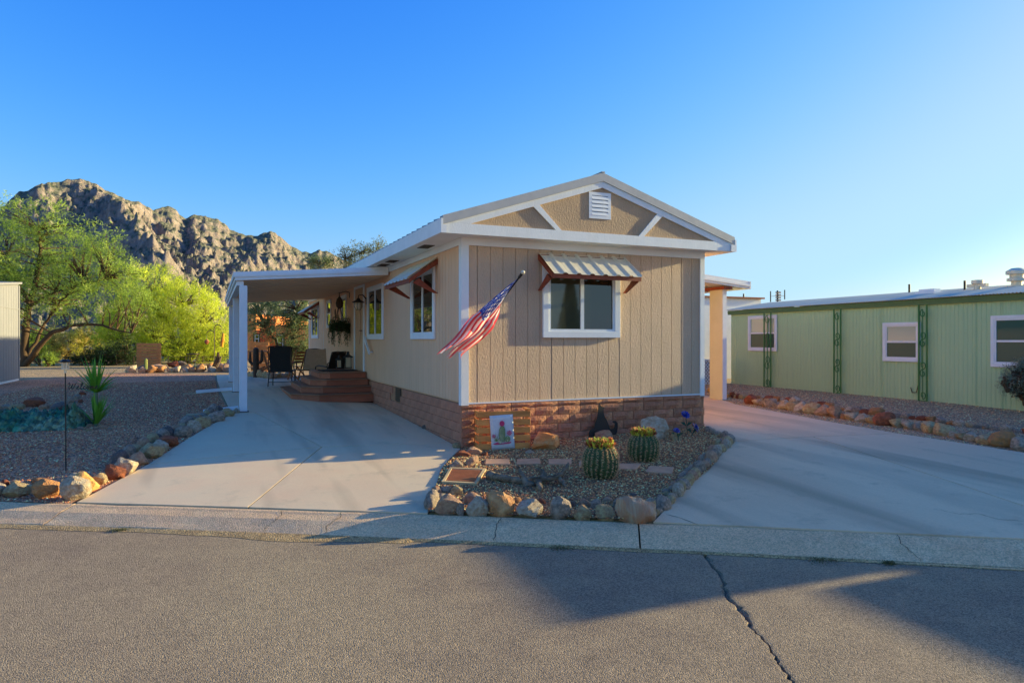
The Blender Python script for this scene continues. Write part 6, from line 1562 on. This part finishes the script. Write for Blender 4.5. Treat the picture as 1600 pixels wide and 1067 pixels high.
# ------------------------------------------------------------------ patio furniture
def sling_chair(loc, rz, label, mt='sling', w=.56, recl=.35, wide=False, group=None):
    t = thing('patio_chair' if not wide else 'glider_bench', label, 'chair' if not wide else 'bench', (0, 0, 0), group=group); hw = w/2
    sa, ca = math.sin(recl), math.cos(recl)
    B0 = Vector((0, .22, .40)); B1 = B0+Vector((0, sa, ca))*.68
    k = MB(); n = 8
    def sheet(a, b, sag):
        k = MB(); vs = []
        for i in range(n+1):
            c = a.lerp(b, i/n)+Vector((0, 0, -sag*math.sin(math.pi*i/n)))
            vs += [c-Vector((hw-.02, 0, 0)), c+Vector((hw-.02, 0, 0))]
        k.add(vs, [(2*i, 2*i+1, 2*i+3, 2*i+2) for i in range(n)]); return k
    o = sheet(Vector((0, -.28, .44)), B0, .03).build('seat', M[mt], t); o.modifiers.new('t', 'SOLIDIFY').thickness = .012
    o = sheet(B0, B1, -.02).build('backrest', M[mt], t); o.modifiers.new('t', 'SOLIDIFY').thickness = .012
    for s_ in (-1, 1):
        x = s_*hw
        k = MB(); k.tube([(x, -.30, .44), (x, .22, .40), (x, B1.y, B1.z)], .014, 8); k.build('side_frame', M['black'], t, smooth=True)
        k = MB(); k.tube([(x, -.28, .44), (x+s_*.01, -.27, 0)], .014, 8); k.build('leg', M['black'], t)
        k = MB(); k.tube([(x, .20, .42), (x+s_*.01, .32, 0)], .014, 8); k.build('leg', M['black'], t)
        k = MB(); k.tube([(x+s_*.03, -.27, .44), (x+s_*.035, -.26, .62), (x+s_*.035, -.10, .66), (x+s_*.035, .28, .63)], .016, 8); k.build('armrest', M['black'], t, smooth=True)
    k = MB(); k.tube([(-hw, B1.y, B1.z), (-hw*.4, B1.y+.01, B1.z+.02), (0, B1.y, B1.z+(.01 if not wide else -.01)), (hw*.4, B1.y+.01, B1.z+.02), (hw, B1.y, B1.z)], .014, 8); k.build('top_rail', M['black'], t)
    k = MB(); k.tube([(-hw, .31, .12), (hw, .31, .12)], .010, 6); k.tube([(-hw, .29, .22), (hw, .29, .22)], .010, 6); k.build('stretcher', M['black'], t)
    if wide:
        k = MB()
        for s_ in (-1, 1):
            pts = [(s_*hw*.7+.0, -.30+.62*i/12, .12+.10*math.sin(i*.9)) for i in range(13)]; k.tube(pts, .012, 6)
        k.build('glider_scroll', M['bronze'], t, smooth=True)
    t.location = (loc[0], loc[1], loc[2]); t.rotation_euler = (0, 0, rz); return t
# chair front is -y locally
zp = lambda x, y: zg(x, y)+.02
def place_px(px, F, cz=None):
    q = P(px, 560, F); return (q.x, q.y, zp(q.x, q.y))
sling_chair(place_px(441, 18.9), math.pi-YAW+.12, 'black sling patio chair seen from behind, left of the wooden steps', recl=.12, w=.60)
sling_chair(place_px(517, 18.9), -YAW-math.pi/2-.75+math.pi*0+.0, 'black sling patio chair leaning back, between the steps and tan glider', recl=.42, w=.56)
g_ = sling_chair(place_px(492, 21.6), -YAW-.25, 'tan sling glider bench with scrolled frame behind the black chairs', 'sling_tan', 1.1, .30, True)
# grey seat pads on the first chair arms
pl_ = place_px(427, 22); 
# wooden bar table
tb = place_px(408, 24.3); t = thing('bar_table', 'tall wooden patio table with crossed legs beside the metal cactus', 'table', tb)
c = Vector(tb); zt_ = P(408, 549, 24.3).z; M['wood'] = mat('warm teak', (.30, .125, .045), .6, (.22, .09, .035), 6, stretch=(.4, 1, 1))
for i in range(6):
    k = MB(); q = c+RV*(-.10+0)+FV*(-.3+.11*i); q.z = zt_; k.beam(q-RV*.28, q+RV*.62, .10, .03); k.build('slat', M['wood'], t)
for s_ in (-1, 1):
    k = MB(); k.beam(c-RV*.42+FV*.28*s_, Vector((c.x, c.y, zt_-.02))+RV*.25*1.0+FV*.28*s_-Vector((0, 0, .5)), .05, .06); k.build('leg', M['wood'], t)
    k = MB(); k.beam(c+RV*.42+FV*.24*s_, Vector((c.x, c.y, zt_-.02))+RV*.15+FV*.24*s_, .05, .06); k.build('leg', M['wood'], t)
    k = MB(); k.beam(c+RV*.15+FV*.26*s_, Vector((c.x, c.y, zt_-.02))-RV*.25+FV*.26*s_-Vector((0, 0, .55)), .05, .06); k.build('leg', M['wood'], t)
# wooden folding chair
fc = place_px(466, 22.6); t = thing('folding_chair', 'wooden folding chair standing left of the tan glider bench', 'chair', fc); c = Vector(fc); X_ = (RV*.5+FV*.86)
for s_ in (-1, 1):
    k = MB(); k.beam(c+X_*.22*s_-RV*.18, c+X_*.22*s_+RV*.10+Vector((0, 0, .98)), .03, .045); k.build('leg', M['wood'], t)
    k = MB(); k.beam(c+X_*.20*s_+RV*.18, c+X_*.20*s_-RV*.22+Vector((0, 0, .46)), .03, .045); k.build('leg', M['wood'], t)
for i in range(4): k = MB(); q = c+Vector((0, 0, .60+i*.10))+RV*(.02+.028*i); k.beam(q-X_*.2, q+X_*.2, .015, .07); k.build('back_slat', M['wood'], t)
for i in range(4): k = MB(); q = c+Vector((0, 0, .45))-RV*(.20-.1*i); k.beam(q-X_*.2, q+X_*.2, .08, .02); k.build('seat_slat', M['wood'], t)
# metal cactus
mc = place_px(400, 23.2); t = thing('metal_cactus', 'rusty dark metal cactus sculpture with two arms beside the bar table', 'garden ornament', mc); c = Vector(mc); zt_ = P(400, 543, 23.2).z; H_ = zt_-c.z
M['rustm'] = mat('dark rusted metal', (.07, .04, .028), .7, (.04, .03, .02), 8)
k = MB(); k.tube([c, c+Vector((0, 0, H_*.5)), c+Vector((0, 0, H_*.95)), c+Vector((0, 0, H_))], [.09, .10, .09, .04], 12); k.build('stem', M['rustm'], t)
for s_, h0_, h1_ in ((-1, .45, .85), (1, .5, .92)):
    k = MB(); k.tube([c+Vector((0, 0, H_*h0_)), c+RV*s_*.14+Vector((0, 0, H_*h0_)), c+RV*s_*.2+Vector((0, 0, H_*(h0_+.08))), c+RV*s_*.2+Vector((0, 0, H_*h1_))], [.05, .055, .055, .03], 10); k.build('arm', M['rustm'], t)
# lanterns on the top step
def lantern(x, y, h, label):
    z = .885; t = thing('lantern', label, 'lantern', (x, y, z)); s_ = h/.40; b = Vector((x, y, z))
    k = MB(); k.box(x-.085*s_, x+.085*s_, y-.085*s_, y+.085*s_, z, z+.025*s_); k.build('base', M['black'], t)
    k = MB(); k.box(x-.05*s_, x+.05*s_, y-.05*s_, y+.05*s_, z+.026*s_, z+.24*s_); k.build('glass', M['frost'], t)
    for i, j in ((-1, -1), (1, -1), (1, 1), (-1, 1)): k = MB(); k.beam(b+Vector((i*.075*s_, j*.075*s_, .025*s_)), b+Vector((i*.075*s_, j*.075*s_, .26*s_)), .012, .012, (1, 0, 0)); k.build('bar', M['black'], t)
    k = MB(); k.lathe([(.125*s_, .26*s_), (.12*s_, .275*s_), (.04*s_, .33*s_), (.03*s_, .37*s_), (.045*s_, .385*s_), (.01, .41*s_)], b, 4); k.build('roof', M['black'], t)
lantern(-.17, 8.22, .42, 'larger black lantern with pointed roof nearest the patio door'); lantern(-.36, 8.42, .33, 'smaller black lantern left of the larger one on the top step')
# hanging plant
hp = Vector((-.27, 8.9, 1.98)); t = thing('hanging_plant', 'trailing green plant in a rust macrame hanger by the patio door', 'hanging plant', hp)
k = MB(); k.lathe([(.08, -.16), (.15, -.1), (.17, .02), (.16, .02)], hp, 16); k.build('pot', M['rustm'], t)
k = MB(); top_ = hp+Vector((0, 0, .86)); 
for i in range(4): a = i*math.pi/2+.4; k.tube([hp+Vector((.165*math.cos(a), .165*math.sin(a), 0)), hp+Vector((.03*math.cos(a), .03*math.sin(a), .48)), top_], .009, 5)
k.build('cord', M['rustm'], t)
k = MB(); k.lathe([(.02, .44), (.085, .50), (.095, .6), (.07, .70), (.02, .76)], hp, 10); k.build('macrame_knot', M['rustm'], t)
r = np.random.RandomState(8); n = 5200; a = r.uniform(0, 6.283, n); q = .27*np.sqrt(r.rand(n)); z = r.normal(size=n)*.09+.06-(q/.27)**2*.08; m_ = r.rand(n) < .5
strand = r.randint(0, 46, n); sa_ = r.uniform(0, 6.283, 46); sq = r.uniform(.18, .32, 46); sl_n = r.uniform(.2, .62, 46)
x = np.where(m_, q*np.cos(a), sq[strand]*np.cos(sa_[strand])+r.normal(size=n)*.014); y = np.where(m_, q*np.sin(a), sq[strand]*np.sin(sa_[strand])*.8+r.normal(size=n)*.014); z = np.where(m_, z, .06-sl_n[strand]*r.rand(n))
leafmesh('foliage', np.stack([x+hp.x, y+hp.y, z+hp.z], 1), .045, .016, np.array([(.035, .075, .02), (.055, .10, .03), (.08, .13, .045)])[r.randint(0, 3, n)], 9, up=-.5, parent=t, kind='stuff')
bk = thing('wall_bracket', 'dark scroll bracket on the side wall holding the hanging plant', 'bracket', (-.005, 8.9, 2.9)); k = MB(); k.tube([(-.006, 8.9, 2.72), (-.01, 8.9, 2.86), (-.1, 8.9, 2.885), (-.27, 8.9, 2.84), (-.29, 8.9, 2.855)], .012, 6); k.build('arm', M['black'], bk, smooth=True)
# wall lantern right of the door
wl_ = thing('wall_lantern', 'black caged wall lantern right of the patio door', 'wall lamp', (-.005, 6.62, 2.5)); c = Vector((-.22, 6.62, 2.42))
k = MB(); k.box(-.03, -.003, 6.54, 6.70, 2.44, 2.60); k.tube([(-.02, 6.62, 2.54), (-.12, 6.62, 2.66), (-.22, 6.62, 2.64), (-.22, 6.62, 2.56)], .014, 8); k.build('arm', M['black'], wl_, smooth=True)
k = MB(); k.lathe([(.03, .16), (.05, .12), (.14, .07), (.145, .055)], c, 16); k.build('shade', M['black'], wl_)
k = MB(); k.lathe([(.02, -.12), (.07, -.09), (.085, -.02), (.07, .055)], c, 14); k.build('globe', M['frost'], wl_, smooth=True)
for i in range(6): a = i*math.pi/3; k = MB(); k.tube([c+Vector((.09*math.cos(a), .09*math.sin(a), .05)), c+Vector((.10*math.cos(a), .10*math.sin(a), -.03)), c+Vector((.05*math.cos(a), .05*math.sin(a), -.12))], .005, 4); k.build('cage_wire', M['black'], wl_)
# gecko
gk = MB(); g0 = Vector((-.012, 11.15, 2.38)); S2 = lambda y, z: g0+Vector((0, y, z)); gk.tube([S2(0, .13), S2(.02, .06), S2(0, -.02), S2(-.04, -.09), S2(.02, -.15)], [.018, .024, .022, .012, .004], 6)
for y, z in ((.07, .08), (-.07, .05), (.07, -.04), (-.07, -.03)): gk.tube([S2(0, z-.01), S2(y, z)], .007, 4)
tag(gk.build('wall_gecko', M['bronze'], None), 'little dark metal lizard ornament on the side wall', 'wall ornament')
# address marks on the middle post: small dark plates
# ------------------------------------------------------------------ across the street (seen only as reflections)
def am(d, s): return Vector((*inv_sd(s, d), -.16))
ah = thing('mobile_home', 'beige home across the street behind the camera', 'house', am(-17, 33)); o0 = am(-17, 29); 
frA = Matrix((PU.to_3d(), -PN.to_3d(), Vector((0, 0, 1)))).transposed().to_4x4(); frA.translation = o0
k = MB(); k.box(0, 9, 0, 7, 0, 3.0, fr=frA); k.build('wall', M['siding_side'], ah)
k = MB(); k.hexa([frA @ Vector(v) for v in ((-.3, -.3, 3.001), (9.3, -.3, 3.001), (9.3, 7.3, 3.001), (-.3, 7.3, 3.001))], [frA @ Vector(v) for v in ((-.3, 3.0, 4.1), (9.3, 3.0, 4.1), (9.3, 4.0, 4.1), (-.3, 4.0, 4.1))]); k.build('roof', M['galv_dull'], ah)
window(ah, FR(frA @ Vector((2, -.002, 1.1)), PU.to_3d(), PN.to_3d()), 1.6, 1.2)
for i, (s_, d_, h_) in enumerate(((35.2, -12.5, 4.0), (37.6, -14, 6.0), (41.5, -12, 4.5))):
    c = am(d_, s_); r = np.random.RandomState(60+i); n = 9000; zz = r.rand(n)**1.3; q = (1-zz)*h_*.2*np.sqrt(r.rand(n))+.1; a = r.uniform(0, 6.283, n)
    t = thing('conifer', '%s dark conifer across the street behind the camera' % ['middle sized', 'tallest', 'smallest'][i], 'tree', c)
    leafmesh('crown', np.stack([c.x+q*np.cos(a), c.y+q*np.sin(a), c.z+.5+zz*h_], 1), .22, .07, np.array([(.04, .065, .025), (.06, .085, .03)])[r.randint(0, 2, n)], 70+i, parent=t, kind='stuff')
    k = MB(); k.tube([c, c+Vector((0, 0, h_*.8))], [.15, .04], 8); k.build('trunk', M['bark'], t)

# weeds in the gutter
for i, (px, w_) in enumerate(((880, .16), (1268, .2), (1358, .08), (192*1, .12))):
    p = GS(px, 856 if px > 500 else 828); s_, _ = sd(p.x, p.y); x, y = inv_sd(s_, -CW-.012); r = np.random.RandomState(90+i); n = 260
    c = np.stack([x+PU.x*r.normal(size=n)*w_*.5-PN.x*abs(r.normal(size=n))*.012, y+PU.y*r.normal(size=n)*w_*.5-PN.y*abs(r.normal(size=n))*.012, ZS+.006+r.rand(n)*.014], 1)
    o = leafmesh('gutter_weeds', c, .022, .007, np.array([(.16, .15, .05), (.22, .18, .09), (.10, .11, .04)])[r.randint(0, 3, n)], 95+i, up=.5)
    tag(o, ['dry weeds in the gutter before the grey and tan boulders', 'largest patch of weeds in the gutter below the right driveway', 'smallest weed tuft in the gutter right of the larger patch', 'dry grass tuft in the gutter at the left driveway'][i], 'weeds', kind='stuff')
